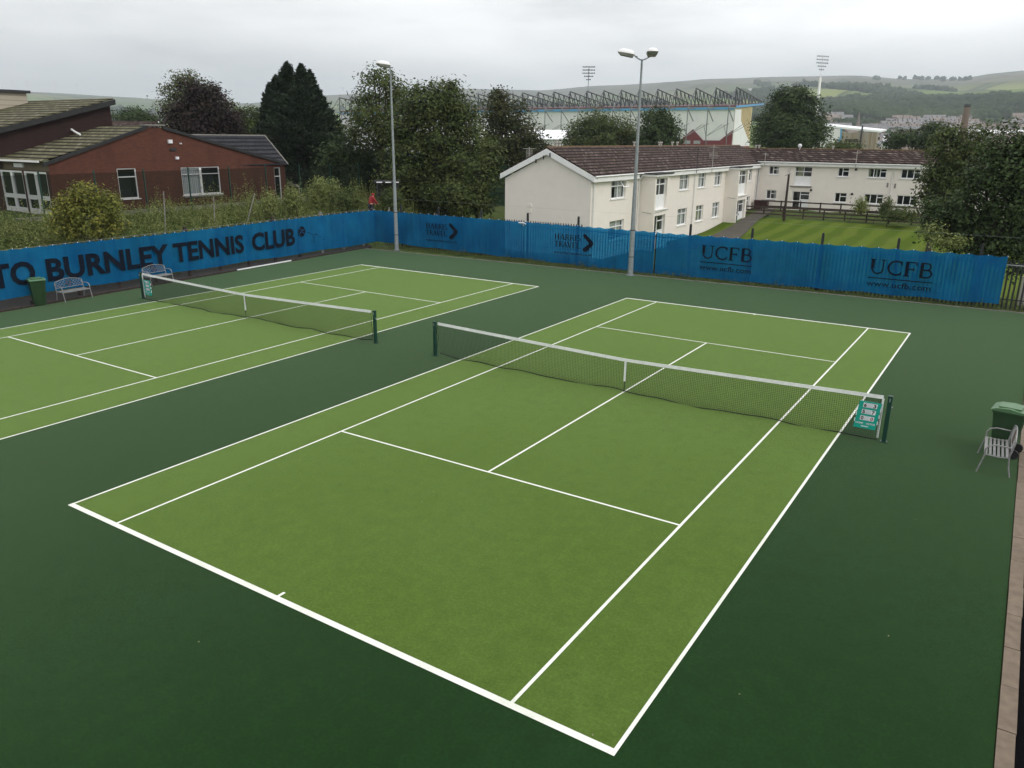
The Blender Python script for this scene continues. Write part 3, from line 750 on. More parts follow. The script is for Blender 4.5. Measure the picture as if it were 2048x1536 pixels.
# ---------------------------------------------------------------- floodlight columns on the courts
def lamp_column(x, y, h, heads, label, rb=.135, rt=.045):
    t = thing('floodlight_column', label, 'lamp post', (x, y, 0), 'floodlight columns beside the courts')
    b = MB(); b.tube([(x, y, 0), (x, y, h*.42), (x, y, h*.44), (x, y, h)], [rb, rb*.70, rb*.62, rt], 10); b.build('column', M_galv, t)
    b = MB(); b.tube([(x, y, 0), (x, y, .03)], rb*1.5, 10); b.build('base_plate', M_galv, t)
    for zz in (.9, 2.2):
        b = MB(); b.tube([(x, y, zz), (x, y, zz+.035)], rb*.99, 10); b.build('steel_band', M_black, t)
    for (aa, a, pitch, arm) in heads:
        d = Vector((math.cos(R(aa)), math.sin(R(aa)), 0)); sd = Vector((-d.y, d.x, 0))
        b = MB(); b.tube([(x, y, h-.05), Vector((x, y, h))+d*arm*.5+Vector((0, 0, .03)), Vector((x, y, h))+d*arm+Vector((0, 0, .16))], .03, 6); b.bar(Vector((x, y, h+.1))+d*(arm-.1)-sd*.2, Vector((x, y, h+.1))+d*(arm-.1)+sd*.2, .04); ar = b.build('arm', M_galv, t)
        q = Vector((x, y, h+.22))+d*arm; d = Vector((math.cos(R(a)), math.sin(R(a)), 0)); sd = Vector((-d.y, d.x, 0)); q += d*.36; up = Vector((0, 0, 1))
        ca, sa = math.cos(R(pitch)), math.sin(R(pitch)); f = d*ca+up*sa; n = up*ca-d*sa
        def L(a_, b_, c_): return q+(f*a_+sd*b_+n*c_)*.88
        b = MB(); lo = [(-.36, -.20, -.13), (.30, -.24, -.10), (.30, .24, -.10), (-.36, .20, -.13)]; hi = [(-.40, -.27, .02), (.44, -.29, .02), (.44, .29, .02), (-.40, .27, .02)]
        b.add([L(*k) for k in lo+hi], [(0, 3, 2, 1), (4, 5, 6, 7), (0, 1, 5, 4), (1, 2, 6, 5), (2, 3, 7, 6), (3, 0, 4, 7)])
        hd = b.build('lamp_housing', M_lamp_under, t)
        b = MB(); n_, m_ = 14, 5; vs = []
        for i in range(m_+1):
            e = math.pi/2*i/m_
            for k in range(n_):
                th = 2*math.pi*k/n_; cx = abs(math.cos(th))**.6*math.copysign(1, math.cos(th)); cy = abs(math.sin(th))**.6*math.copysign(1, math.sin(th))
                vs.append(L(.02+.46*cx*math.cos(e)**.8, .30*cy*math.cos(e)**.8, .025+.22*math.sin(e)))
        b.add(vs, [(i*n_+k, i*n_+(k+1) % n_, (i+1)*n_+(k+1) % n_, (i+1)*n_+k) for i in range(m_) for k in range(n_)], 0, True)
        b.build('dome_cover', M_white, hd)
        b = MB(); b.quad(L(-.30, -.17, -.135), L(.27, -.20, -.108), L(.27, .20, -.108), L(-.30, .17, -.135)); b.build('lens', M_lens, hd)
M_lamp_under = plain('grey lamp housing', (.34, .34, .30), .5, .1, 6); M_lens = plain('dull lamp lens', (.16, .16, .10), .25, .15, 6)
lamp_column(-7.84, 17.35, 9.95, [(213, 208, 9, .36), (25, -62, 4, .42)], 'tall grey lamp post with two domed lamp heads by the back banner')
lamp_column(-23.06, 17.35, 10.05, [(240, 236, 6, .02)], 'tall grey lamp post with one lamp head in the left corner', .125)

# ---------------------------------------------------------------- benches and bins
def bench_parts(t, L=1.16):
    h = L/2
    for s in (-1, 1):
        b = MB(); b.tube([(s*h, -.36, 0), (s*h, -.31, .22), (s*h, -.27, .40), (s*h, -.27, .52), (s*h, -.22, .60), (s*h, -.10, .635), (s*h, .16, .62)], .016, 6); b.build('front_leg', M_bench, t)
        b = MB(); b.tube([(s*h, .22, 0), (s*h, .17, .22), (s*h, .15, .42), (s*h, .17, .55), (s*h*1.0, .20, .70), (s*h*.97, .215, .76)], .016, 6); b.build('rear_leg', M_bench, t)
        b = MB(); b.tube([(s*h*.98, -.27, .40), (s*h*.98, 0, .385), (s*h*.98, .15, .40)], .013, 6); b.build('side_rail', M_bench, t)
    b = MB()
    for k in range(6):
        y = -.25+k*.073; b.box(-h*.98, h*.98, y-.022, y+.022, .405-.01*math.sin(k*.6), .417-.01*math.sin(k*.6))
    b.box(-h*.99, h*.99, -.285, -.27, .375, .42); b.build('seat', M_bench, t)
    b = MB()
    def B(x, z): return (x, .165+(z-.45)*.14, z)
    tp = [(-h*.97+2*h*.97*i/12, .76+.10*math.sin(math.pi*i/12)) for i in range(13)]
    b.tube([B(*p) for p in tp], .014, 6); b.tube([B(-h*.97, .52), B(h*.97, .52)], .012, 6); b.tube([B(-h*.97, .76), B(-h*.97, .52)], .014, 6); b.tube([B(h*.97, .76), B(h*.97, .52)], .014, 6)
    fr = b.build('backrest', M_bench, t)
    b = MB()
    for s in (-1, 1):
        x0, x1 = s*.14, s*h*.93
        for k in range(-2, 4):
            for dr in (-1, 1):
                pts = []
                for i in range(9):
                    f = i/8; x = x0+(x1-x0)*f; z = .53+k*.125+dr*f*.40
                    if dr < 0: z += .40
                    zt = .76+.10*math.sin(math.pi*(x+h*.97)/(2*h*.97))-.01
                    if .525 < z < zt: pts.append(B(x, z))
                if len(pts) > 1: b.tube(pts, .0065, 4)
    b.build('lattice', M_bench, fr)
    b = MB(); n = 16
    for r_, w_ in ((.11, .012), (.055, .012)):
        b.tube([B(r_*math.cos(2*math.pi*i/n), .68+r_*1.1*math.sin(2*math.pi*i/n)) for i in range(n+1)], w_, 5)
    for k in range(6): b.tube([B(.05*math.cos(k*1.047), .68+.055*math.sin(k*1.047)), B(.11*math.cos(k*1.047), .68+.12*math.sin(k*1.047))], .009, 4)
    b.build('roundel', M_bench_brown, fr)
b0 = thing('bench', 'grey metal bench beside the green bin on the left', 'bench', (0, 0, 0), 'cast metal benches with lattice backs')
bench_parts(b0)
def place(o, x, y, z, rz): o.location = (x, y, z); o.rotation_euler = (0, 0, R(rz))
b1 = copy_tree(b0); b1['label'] = 'grey metal bench behind the left post of the far net'
b2 = copy_tree(b0); b2['label'] = 'grey metal bench beside the green bin at the right edge'
place(b0, -23.86, -1.62, 0, 94); place(b1, -24.28, 2.45, 0, 94)
place(b2, 8.60, -.13, 0, -88)
def bin_parts(t, body, lid):
    b = MB(); lo = [(-.19, -.20, .04), (.19, -.20, .04), (.19, .17, .04), (-.19, .17, .04)]; hi = [(-.27, -.30, .98), (.27, -.30, .98), (.27, .28, .98), (-.27, .28, .98)]
    b.add(lo+hi, [(0, 3, 2, 1), (4, 5, 6, 7), (0, 1, 5, 4), (1, 2, 6, 5), (2, 3, 7, 6), (3, 0, 4, 7)])
    b.box(-.285, .285, -.315, .29, .95, .99)
    for s in (-1, 1): b.bar((s*.12, -.225, .1), (s*.15, -.30, .9), .012, .02)
    b.build('body', body, t)
    b = MB(); b.prism([(-.29, -.34, .992), (-.29, .30, .992), (-.29, .30, 1.03), (-.29, .0, 1.075), (-.29, -.25, 1.05), (-.29, -.35, 1.01)], (.58, 0, 0)); b.box(-.2, .2, -.22, .2, 1.066, 1.085)
    ld = b.build('lid', lid, t)
    b = MB(); b.tube([(-.24, .36, 1.0), (.24, .36, 1.0)], .018, 6); b.tube([(-.2, .28, .97), (-.2, .36, 1.0)], .018, 5); b.tube([(.2, .28, .97), (.2, .36, 1.0)], .018, 5); b.build('handle', M_rubber, ld)
    for s in (-1, 1):
        b = MB(); b.tube([(s*.22, .22, .1), (s*.28, .22, .1)], .1, 14); b.build('wheel', M_rubber, t)
w0 = thing('wheelie_bin', 'green wheelie bin by the left banner', 'bin', (0, 0, 0), 'green wheelie bins beside the benches')
bin_parts(w0, M_bin, M_lid)
w1 = copy_tree(w0); w1['label'] = 'green wheelie bin behind the bench at the right edge'
place(w0, -23.85, -2.98, 0, 75); place(w1, 8.68, .76, 0, -98)

# ---------------------------------------------------------------- building kit
def frame_fn(o, ud, nd):
    o, ud, nd = Vector(o), Vector(ud), Vector(nd)
    return lambda u, n, z: o+ud*u+nd*n+Vector((0, 0, z))
def fbox(b, F, u0, u1, n0, n1, z0, z1, mi=0):
    vs = [F(u, n, z) for z in (z0, z1) for u, n in ((u0, n0), (u1, n0), (u1, n1), (u0, n1))]
    b.add(vs, [(0, 3, 2, 1), (4, 5, 6, 7), (0, 1, 5, 4), (1, 2, 6, 5), (2, 3, 7, 6), (3, 0, 4, 7)], mi)
def holed_wall(name, F, u0, u1, z0, z1, holes, m, parent, depth=.16, thick=.3, top=None):
    b = MB()
    us = sorted(set([u0, u1]+[h[0] for h in holes]+[h[1] for h in holes])); zs = sorted(set([z0, z1]+[h[2] for h in holes]+[h[3] for h in holes]))
    for i in range(len(us)-1):
        for j in range(len(zs)-1):
            a, c, e, f = us[i], us[i+1], zs[j], zs[j+1]; mu, mz = (a+c)/2, (e+f)/2
            if any(h[0] < mu < h[1] and h[2] < mz < h[3] for h in holes): continue
            b.quad(F(a, 0, e), F(c, 0, e), F(c, 0, f), F(a, 0, f))
    for h in holes:
        a, c, e, f = h
        b.quad(F(a, 0, e), F(a, -depth, e), F(a, -depth, f), F(a, 0, f)); b.quad(F(c, 0, e), F(c, 0, f), F(c, -depth, f), F(c, -depth, e))
        b.quad(F(a, 0, f), F(a, -depth, f), F(c, -depth, f), F(c, 0, f)); b.quad(F(a, 0, e), F(c, 0, e), F(c, -depth, e), F(a, -depth, e))
    if top: b.add([F(*p) for p in top], [tuple(range(len(top)))])
    return b.build(name, m, parent)
def window(parent, F, u0, u1, z0, z1, kind, curtain=None, d=.15, sill=True, name='window', room=True, fr=.055, ajar=False, panel=0.):
    b = MB(); f = fr; W = u1-u0; Hh = z1-z0
    for a in ((u0, u0+f, z0, z1), (u1-f, u1, z0, z1), (u0+f, u1-f, z0, z0+f*1.2), (u0+f, u1-f, z1-f, z1)): fbox(b, F, a[0], a[1], -d-.03, -d+.045, a[2], a[3])
    def vb(x, a=z0+f, c=z1-f): fbox(b, F, x-f*.6, x+f*.6, -d-.025, -d+.04, a, c)
    def hb(zz, a, c): fbox(b, F, a, c, -d-.022, -d+.036, zz-f*.6, zz+f*.6)
    if kind == 'cas': vb(u0+W*.55); hb(z0+Hh*.68, u0+f, u1-f)
    elif kind == 'w2': vb(u0+W*.42); hb(z0+Hh*.62, u0+W*.42, u1-f)
    elif kind == 'w3': vb(u0+W*.31); vb(u0+W*.66); hb(z0+Hh*.66, u0+W*.66, u1-f)
    elif kind == 'top': hb(z0+Hh*.72, u0+f, u1-f)
    elif kind == 'dbl': vb(u0+W*.5); hb(z0+Hh*(.74 if not panel else .80), u0+f, u1-f)
    elif kind == 'door': vb(u0+W*.45); hb(z0+Hh*.48, u0+f, u0+W*.45); hb(z0+Hh*.57, u0+W*.45, u1-f); hb(z0+Hh*.84, u0+W*.45, u1-f)
    elif kind == 'big': vb(u0+W*.5); hb(z0+Hh*.74, u0+f, u1-f)
    w = b.build(name, M_upvc, parent)
    b = MB(); b.quad(F(u0+f*.5, -d, z0), F(u1-f*.5, -d, z0), F(u1-f*.5, -d, z1-f*.5), F(u0+f*.5, -d, z1-f*.5)); b.build('pane', M_glass, w)
    if panel:
        b = MB(); fbox(b, F, u0+f, u0+W*.5-f*.6, -d-.015, -d+.02, z0+f, z0+Hh*panel); fbox(b, F, u0+W*.5+f*.6, u1-f, -d-.015, -d+.02, z0+f, z0+Hh*panel); b.build('panel', M_upvc, w)
    if kind == 'door':
        b = MB(); fbox(b, F, u0+W*.45+f, u1-f, -d-.015, -d+.02, z0+f*1.2, z0+Hh*.56); b.build('door_panel', M_upvc, w)
        b = MB(); fbox(b, F, u0+W*.45+f*1.4, u0+W*.45+f*2.4, -d+.04, -d+.09, z0+Hh*.46, z0+Hh*.52); b.build('handle', M_galv, w)
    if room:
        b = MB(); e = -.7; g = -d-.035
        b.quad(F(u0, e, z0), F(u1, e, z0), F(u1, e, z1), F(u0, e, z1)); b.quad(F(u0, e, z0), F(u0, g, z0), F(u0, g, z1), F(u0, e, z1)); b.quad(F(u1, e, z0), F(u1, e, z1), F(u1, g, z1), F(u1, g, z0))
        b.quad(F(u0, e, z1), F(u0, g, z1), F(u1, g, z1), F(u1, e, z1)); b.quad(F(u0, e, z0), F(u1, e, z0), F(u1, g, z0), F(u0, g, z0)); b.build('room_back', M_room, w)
    if curtain:
        for (a, c, m) in curtain:
            b = MB(); n = max(3, int((c-a)*W/.12)); 
            for i in range(n):
                x0 = u0+W*(a+(c-a)*i/n); x1 = u0+W*(a+(c-a)*(i+1)/n); k0 = -d-.09-.03*(i % 2); k1 = -d-.09-.03*((i+1) % 2)
                b.quad(F(x0, k0, z0+.04), F(x1, k1, z0+.04), F(x1, k1, z1-.04), F(x0, k0, z1-.04))
            b.build('curtain', m, w)
    if sill:
        b = MB(); fbox(b, F, u0-.08, u1+.08, -d+.046, .07, z0-.06, z0-.002); b.build('sill', M_upvc, w)
    if ajar:
        b = MB(); c = F(u1-W*.22, .16, z1-Hh*.2)
        ud = (F(1, 0, 0)-F(0, 0, 0)); nd = F(0, 1, 0)-F(0, 0, 0); zz = (Vector((0, 0, 1))*.85-nd*.5).normalized()
        for s in (-1, 1): b.obox(c+ud*s*W*.2, ud*.03, zz.cross(ud)*.02, zz*Hh*.2); b.obox(c+zz*s*Hh*.18, ud*W*.2, zz.cross(ud)*.019, zz*.03)
        b.build('open_casement', M_upvc, w)
    return w
def roof_slope(b, p, thick=.07):
    P = [Vector(q) for q in p]; n = (P[1]-P[0]).cross(P[2]-P[0]).normalized()
    if n.z < 0: n = -n
    b.prism(P, n*thick)

# ---------------------------------------------------------------- flats, near wing
def flats_near():
    X, Y0, Y1, ZB, ZS = -15.0, 26.6, 62.2, -1.9, 3.86
    t = thing('block_of_flats', 'cream rendered two storey flats with its gable end towards the courts', 'building', (-18.5, 44, -1.2))
    F = frame_fn((X, 0, 0), (0, 1, 0), (1, 0, 0))
    up = (2.66, 3.84); lo = (-.08, 1.22)
    W = [(29.45, 31.65), (41.5, 43.5), (45.6, 47.3), (49.6, 51.35)]
    holes = [(a, c, *up) for a, c in W]+[(a, c, *lo) for a, c in W]+[(58.6, 60.3, *up), (58.6, 60.3, *lo)]
    holed_wall('wall', F, Y0, Y1, ZB, ZS, holes, M_render, t)
    cur = {0: [(.0, .3, M_curtain), (.45, .98, M_curtain)], 1: [(.05, .95, M_curtain)], 2: [(.05, .95, M_curtain)], 3: [(.05, .95, M_curtain)]}
    for i, (a, c) in enumerate(W):
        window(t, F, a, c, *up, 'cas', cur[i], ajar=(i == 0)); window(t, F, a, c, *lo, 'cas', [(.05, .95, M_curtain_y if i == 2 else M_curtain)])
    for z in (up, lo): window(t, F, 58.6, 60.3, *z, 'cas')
    # gable wall
    b = MB(); xr = -18.22; zr = 5.60
    b.quad((-21.45, Y0, ZB), (X, Y0, ZB), (X, Y0, 3.9), (xr, Y0, zr-.12), (-21.45, Y0, 3.9)); b.build('gable_wall', M_render, t)
    b = MB(); b.quad((-21.45, Y0, ZB), (-21.45, Y0, 3.9), (-21.45, 70, 3.9), (-21.45, 70, ZB)); b.build('rear_wall', M_render, t)
    # plinth line
    b = MB(); b.box(-21.46, X+.012, Y0-.012, Y0+.05, -.42, -.38); b.build('plinth_line', M_conc, t)
    for (u, v) in ((1060, 411), (1060, 422)): b = MB(); p = ony(u, v, Y0); b.box(p.x-.12, p.x+.12, Y0-.05, Y0+.0, p.z-.11, p.z+.11); b.build('vent_cover', M_render, t)
    # roof
    zE = 4.20
    b = MB(); roof_slope(b, [(-14.68, Y0-.12, zE), (-14.68, 65.8, zE), (xr, 65.8, 5.86), (xr, Y0-.12, 5.86)]); roof_slope(b, [(-21.72, Y0-.12, zE), (xr, Y0-.12, 5.86), (xr, 65.8, 5.86), (-21.72, 65.8, zE)])
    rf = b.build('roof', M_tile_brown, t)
    b = MB(); b.tube([(xr, Y0-.12, 5.90), (xr, 65.8, 5.90)], .09, 8); b.build('ridge_tiles', M_ridge, rf)
    # barge boards and fascia
    b = MB()
    for s in (-1, 1):
        xe = xr+s*3.52
        b.prism([(xr, Y0-.18, 5.82), (xe, Y0-.18, zE-.02), (xe, Y0-.18, zE-.34), (xr, Y0-.18, 5.46)], (0, .10, 0))
    b.build('barge_board', M_white, rf)
    b = MB(); b.box(-14.80, -14.70, Y0-.07, 33.2, 3.86, 4.22); b.box(-14.80, -14.70, 36.6, Y1, 3.86, 4.22); b.box(-15, -14.80, Y0-.07, Y1, 3.86, 3.90); b.build('fascia', M_white, rf)
    b = MB(); b.tube([(-14.64, Y0-.1, 4.20), (-14.64, Y1-.3, 4.20)], .05, 6); b.build('gutter', M_white, rf)
    # iron brackets on the verge
    for u, v in ((1072, 322), (1087, 315), (1100, 310)): b = MB(); p = ony(u, v, Y0-.2); b.box(p.x-.03, p.x+.03, Y0-.24, Y0-.18, p.z-.12, p.z+.12); b.build('bracket', M_black, rf)
    # downpipes
    for y in (Y0+.25, 33.72, 44.6, 61.7):
        b = MB(); b.tube([(-14.66, y, 4.15), (-14.92, y, 3.75), (-14.92, y, ZB+.4)], .045, 6); b.build('downpipe', M_white, t)
    # porches
    for (pa, pb) in ((33.9, 36.5), (52.45, 55.4)):
        xo = -13.80; b = MB(); Fp = frame_fn((xo, 0, 0), (0, 1, 0), (1, 0, 0)); h = [(pa+.22, pb-.45, 1.72, 3.86), (pa+.22, pb-.45, -1.25, 1.30)]
        pc = holed_wall('porch', Fp, pa, pb, ZB, 3.98, h, M_render, t, depth=.22)
        b.quad((X, pa, ZB), (xo, pa, ZB), (xo, pa, 3.98), (X, pa, 3.98)); b.build('porch_side', M_render, pc); b = MB(); b.quad((X, pb, ZB), (X, pb, 3.98), (xo, pb, 3.98), (xo, pb, ZB)); b.build('porch_side', M_render, pc)
        b = MB(); b.box(X-.1, xo+.16, pa-.16, pb+.16, 3.99, 4.13); b.build('porch_fascia', M_white, pc)
        b = MB(); b.box(X-.05, xo+.22, pa-.22, pb+.22, 4.132, 4.22); b.build('porch_roof', M_felt, pc)
        window(t, Fp, pa+.22, pb-.45, 1.72, 3.86, 'dbl', [(.05, .4, M_curtain)], d=.22, panel=.47)
        window(t, Fp, pa+.22, pb-.45, -1.25, 1.30, 'door', d=.22, sill=False, name='door')
        b = MB(); b.tube([(X+.3, pa-.01, 1.55), (xo-.2, pa-.01, 1.48), (xo+.01, pa+.1, 1.5), (xo+.02, pb, 1.62)], .018, 4); b.build('cable', M_galv, pc)
    # chimney pots / vents along ridge
    k = 0
    for u in (1112, 1118, 1268, 1318, 1322, 1344, 1354):
        p = onx(u, 296, xr); b = MB(); b.tube([(xr, p.y, 5.9), (xr, p.y, 6.16)], .08, 8); b.tube([(xr, p.y, 6.16), (xr, p.y, 6.28)], .13, 8); b.build('roof_vent', M_vent, rf)
    return t
M_ridge = plain('mossy ridge tiles', (.12, .075, .04), .95, .3, 3); M_vent = plain('pale roof vent', (.42, .40, .37), .7, .1, 9)
flats_near()
def flats_far():
    Y = 62.2; X0, X1 = -14.98, 14.0; ZB = -1.4
    t = thing('block_of_flats', 'long cream rendered flats facing the mown lawn behind the timber rails', 'building', (0, 66, -.4))
    F = frame_fn((0, Y, 0), (1, 0, 0), (0, -1, 0))
    def U(u, v): return ony(u, v, Y).x
    def Z(u, v): return ony(u, v, Y).z
    specs = [((1538, 1558, 332, 349), 'w2', [(.7, .95, M_curtain)]), ((1532, 1552.5, 380, 398), 'w2', [(.7, .95, M_curtain)]), ((1676, 1698, 336, 354), 'w2', None), ((1669, 1693, 386, 405), 'w2', None),
             ((1736, 1773, 337, 356), 'w3', [(.0, .14, M_curtain_y), (.4, .5, M_curtain)]), ((1728, 1766, 388, 408), 'w3', None), ((1802, 1841, 339, 359), 'w3', None), ((1793, 1834, 391, 411), 'w3', None),
             ((1870, 1905, 341, 361), 'w2', None), ((1864, 1899, 394, 414), 'w2', None)]
    big = (1589, 1623, 333.5, 371); dr = (1583.5, 1617, 383, 420)
    holes = []; L = []
    for (u0, u1, v0, v1), k, c in specs:
        vm = (v0+v1)/2; h = (U(u0, vm), U(u1, vm), Z((u0+u1)/2, v1), Z((u0+u1)/2, v0)); holes.append(h); L.append((h, k, c))
    vb = [(U(q[0], (q[2]+q[3])/2), U(q[1], (q[2]+q[3])/2), Z((q[0]+q[1])/2, q[3]), Z((q[0]+q[1])/2, q[2])) for q in (big, dr)]
    x0 = min(v[0] for v in vb); x1 = max(v[1] for v in vb); zc = holes[0][3]
    vb = [(x0, x1, vb[0][2], zc), (x0, x1, vb[1][2], vb[1][3])]
    # align rows
    def al(h, i): 
        ref_u = (holes[0][2], holes[0][3]); ref_l = (holes[1][2], holes[1][3]); r = ref_u if i % 2 == 0 else ref_l; return (h[0], h[1], r[0], r[1])
    L = [(al(h, i), k, c) for i, (h, k, c) in enumerate(L)]
    holed_wall('wall', F, X0, X1, ZB, holes[0][3]+.06, [h for h, _, _ in L]+vb, M_render, t)
    for h, k, c in L: window(t, F, *h, k, c)
    window(t, F, *vb[0], 'big', [(.1, .42, M_curtain_y)], d=.2, panel=.5); window(t, F, *vb[1], 'door', d=.2, sill=False, name='door')
    b = MB(); fbox(b, F, x0-.3, x1+.15, .0, .10, vb[0][2]-.16, vb[0][2]-.05); b.build('ledge', M_conc, t)
    zs = holes[0][3]+.06
    b = MB(); b.box(X0-.2, X1, Y-.28, Y-.20, zs+.003, zs+.36); b.box(X0, X1, Y-.20, Y, zs+.003, zs+.04); b.build('fascia', M_white, t)
    zr = ony(1700, 301, 65.9).z; ze = zs+.34
    b = MB(); roof_slope(b, [(-22.3, Y-.34, ze), (X1+.2, Y-.34, ze), (X1+.2, 65.9, zr), (-22.3, 65.9, zr)]); roof_slope(b, [(-22.3, 70.0, ze), (-22.3, 65.9, zr), (X1+.2, 65.9, zr), (X1+.2, 70.0, ze)])
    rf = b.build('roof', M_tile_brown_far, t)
    b = MB(); b.tube([(-20, 65.9, zr+.05), (X1+.2, 65.9, zr+.05)], .09, 8); b.build('ridge_tiles', M_ridge, rf)
    b = MB(); b.tube([(X0, Y-.38, ze-.02), (X1, Y-.38, ze-.02)], .05, 6); b.build('gutter', M_white, rf)
    b = MB(); b.quad((X1, Y, ZB), (X1, 69.8, ZB), (X1, 69.8, zs), (X1, 65.9, zr), (X1, Y, zs)); b.quad((X0-7, 69.7, ZB), (X0-7, 69.7, zs+.3), (X1, 69.7, zs+.3), (X1, 69.7, ZB)); b.build('rear_wall', M_render, t)
    for u in (1578, 1786, 1518.5):
        x = U(u, 350); b = MB(); b.tube([(x, Y-.33, zs+.3), (x, Y-.08, zs-.1), (x, Y-.08, ZB+.3)], .05, 6); b.build('downpipe', M_white, t)
    for u in (1512, 1518, 1600, 1666, 1868):
        x = ony(u, 296, 65.9).x; b = MB(); b.tube([(x, 65.9, zr), (x, 65.9, zr+.3)], .09, 8); b.tube([(x, 65.9, zr+.3), (x, 65.9, zr+.42)], .14, 8); b.build('roof_vent', M_vent, rf)
    for u, v in ((1712, 339), (1704, 388), (1622, 380)):
        p = ony(u, v, Y-.03); b = MB(); b.sphere(p, .12, 8, 5); b.build('wall_lamp', M_black, t)
    for u, v in ((1775, 370), (1790, 372)):
        b = MB(); p = ony(u, v, Y-.01); b.box(p.x-.07, p.x+.07, Y-.03, Y, p.z-.2, p.z+.2); b.build('air_brick', M_conc, t)
    return zr
ZR2 = flats_far()

def aerial(x, y, z, h, label, m=None, rot=0, big=False):
    b = MB(); m = m or M_vent; d = Vector((math.cos(R(rot)), math.sin(R(rot)), 0)); s = Vector((-d.y, d.x, 0)); p = Vector((x, y, z))
    b.tube([p, p+Vector((0, 0, h))], .025, 5); q = p+Vector((0, 0, h*.9))
    b.tube([q-d*.4, q+d*.4], .014, 4)
    for k in range(7): c = q+d*(-.4+k*.13); b.tube([c-s*.2-Vector((0, 0, .0)), c+s*.2], .010, 4)
    if big:
        q = p+Vector((0, 0, h*.6)); b.tube([q-s*.4, q+s*.4], .015, 4)
        for k in range(8): c = q+s*(-.4+k*.115); b.tube([c-Vector((0, 0, .25)), c+Vector((0, 0, .25))], .010, 4)
    o = b.build('television_aerial', m); props(o, label, 'aerial')
aerial(-19.9, 27.1, 4.9, 1.0, 'large pale comb aerial on the left slope at the gable end of the flats', rot=60, big=True)
p = onx(1427, 352, -14.7); aerial(-14.62, 44.0, 3.9, 2.0, 'dark aerial on a pole at the eaves by the middle of the flats', M_black, 20)
aerial(-14.62, 47.6, 3.9, 2.2, 'pale aerial cluster at the eaves left of the second porch', None, 70, True)
aerial(ony(1710, 340, 61.8).x, 61.8, 4.1, 1.5, 'small aerial on the eaves of the far flats', None, 10)
aerial(ony(1529, 330, 61.8).x, 61.8, 4.1, 1.2, 'small white aerial where the two flats meet', None, 120)
def dish(p, label, r=.3):
    b = MB(); b.sphere(p, (r, .1, r), 12, 6); b.tube([p, Vector(p)+Vector((0, .1, -.5))], .03, 5); props(b.build('satellite_dish', M_card), label, 'satellite dish')
dish((ony(1600, 291, 65.5).x, 65.5, ZR2+.38), 'white satellite dish on the ridge of the far flats beside the round tree', .2)
dish((ony(1869, 298, 65.5).x, 65.5, ZR2+.40), 'small white dish at the right end of the far ridge', .15)

# lawn, path, bank
def sheet(name, x0, x1, y0, y1, m, lift, step=1.0):
    xs = np.arange(x0, x1+.01, step); ys = np.arange(y0, y1+.01, step); X, Y = np.meshgrid(xs, ys)
    Z = H(X, Y)+lift; nx, ny = len(xs), len(ys); V = np.stack([X, Y, Z], -1).reshape(-1, 3)
    i = np.arange(ny-1)[:, None]*nx+np.arange(nx-1)[None]; Fq = np.stack([i, i+1, i+nx+1, i+nx], -1).reshape(-1, 4)
    o = np_mesh(name, V, Fq, m, smooth=True); props(o, kind='structure'); return o
def lawn_mat():
    m, nt, out = nodes('striped mown lawn')
    o = xyz(nt); d = math_(nt, 'ADD', math_(nt, 'MULTIPLY', o[0], 1.0), math_(nt, 'MULTIPLY', o[1], -.076))
    d = math_(nt, 'ADD', d, math_(nt, 'MULTIPLY', noise(nt, .25, 3), 1.2))
    s = math_(nt, 'SINE', math_(nt, 'MULTIPLY', d, 3.3))
    c = mixc(nt, (.070, .112, .012), (.105, .150, .020), ramp(nt, math_(nt, 'MULTIPLY_ADD', s, .5, .5), [(.25, 0.), (.75, 1.)]))
    c = mixc(nt, c, (.14, .13, .05), math_(nt, 'MULTIPLY', ramp(nt, noise(nt, .7, 6, .7), [(.5, 0.), (.75, 1.)]), .55))
    c = mixc(nt, c, (.05, .08, .015), math_(nt, 'MULTIPLY', ramp(nt, noise(nt, 7, 4, .8), [(.4, 1.), (.6, 0.)]), .4))
    principled(nt, out, c, 1., noise(nt, 20, 3), .4, .03, Specular_IOR_Level=.05); return m
sheet('lawn', -14.9, 40, 24, 56.6, lawn_mat(), .09)
def path_sheet():
    b = MB(); pts = [(-13.6, 36), (-11.4, 36), (-11.6, 44), (-12.1, 50), (-12.6, 56), (-12.9, 60.5)]
    L = [(-13.75, 36), (-13.7, 40), (-13.5, 46), (-13.6, 50.5), (-13.75, 54), (-13.8, 60.5)]; Rr = [(-11.9, 36), (-11.3, 40), (-11.0, 45), (-11.6, 49), (-12.2, 54), (-12.4, 60.5)]
    vs = [(x, y, hz(x, y)+.13) for x, y in L+Rr]; n = len(L); b.add(vs, [(i, i+1, n+i+1, n+i)[::-1] for i in range(n-1)], 0, True)
    o = b.build('path', M_path); props(o, kind='structure')
path_sheet()
sheet('path', -37.7, -34.4, 3, 30, M_conc, .05)
M_yard = plain('pale concrete yard', (.36, .345, .32), .9, .08, .8, .3)
def yard():
    b = MB(); b.prism([(8.5, 23.2, -1.4), (30, 23.2, -1.4), (30, 23.4, -1.4), (8.5, 23.4, -1.4)], (0, 0, 2.15))
    t = b.build('garden_wall', M_yard); props(t, 'low pale rendered wall seen between the black pales at the right edge', 'wall')
yard()

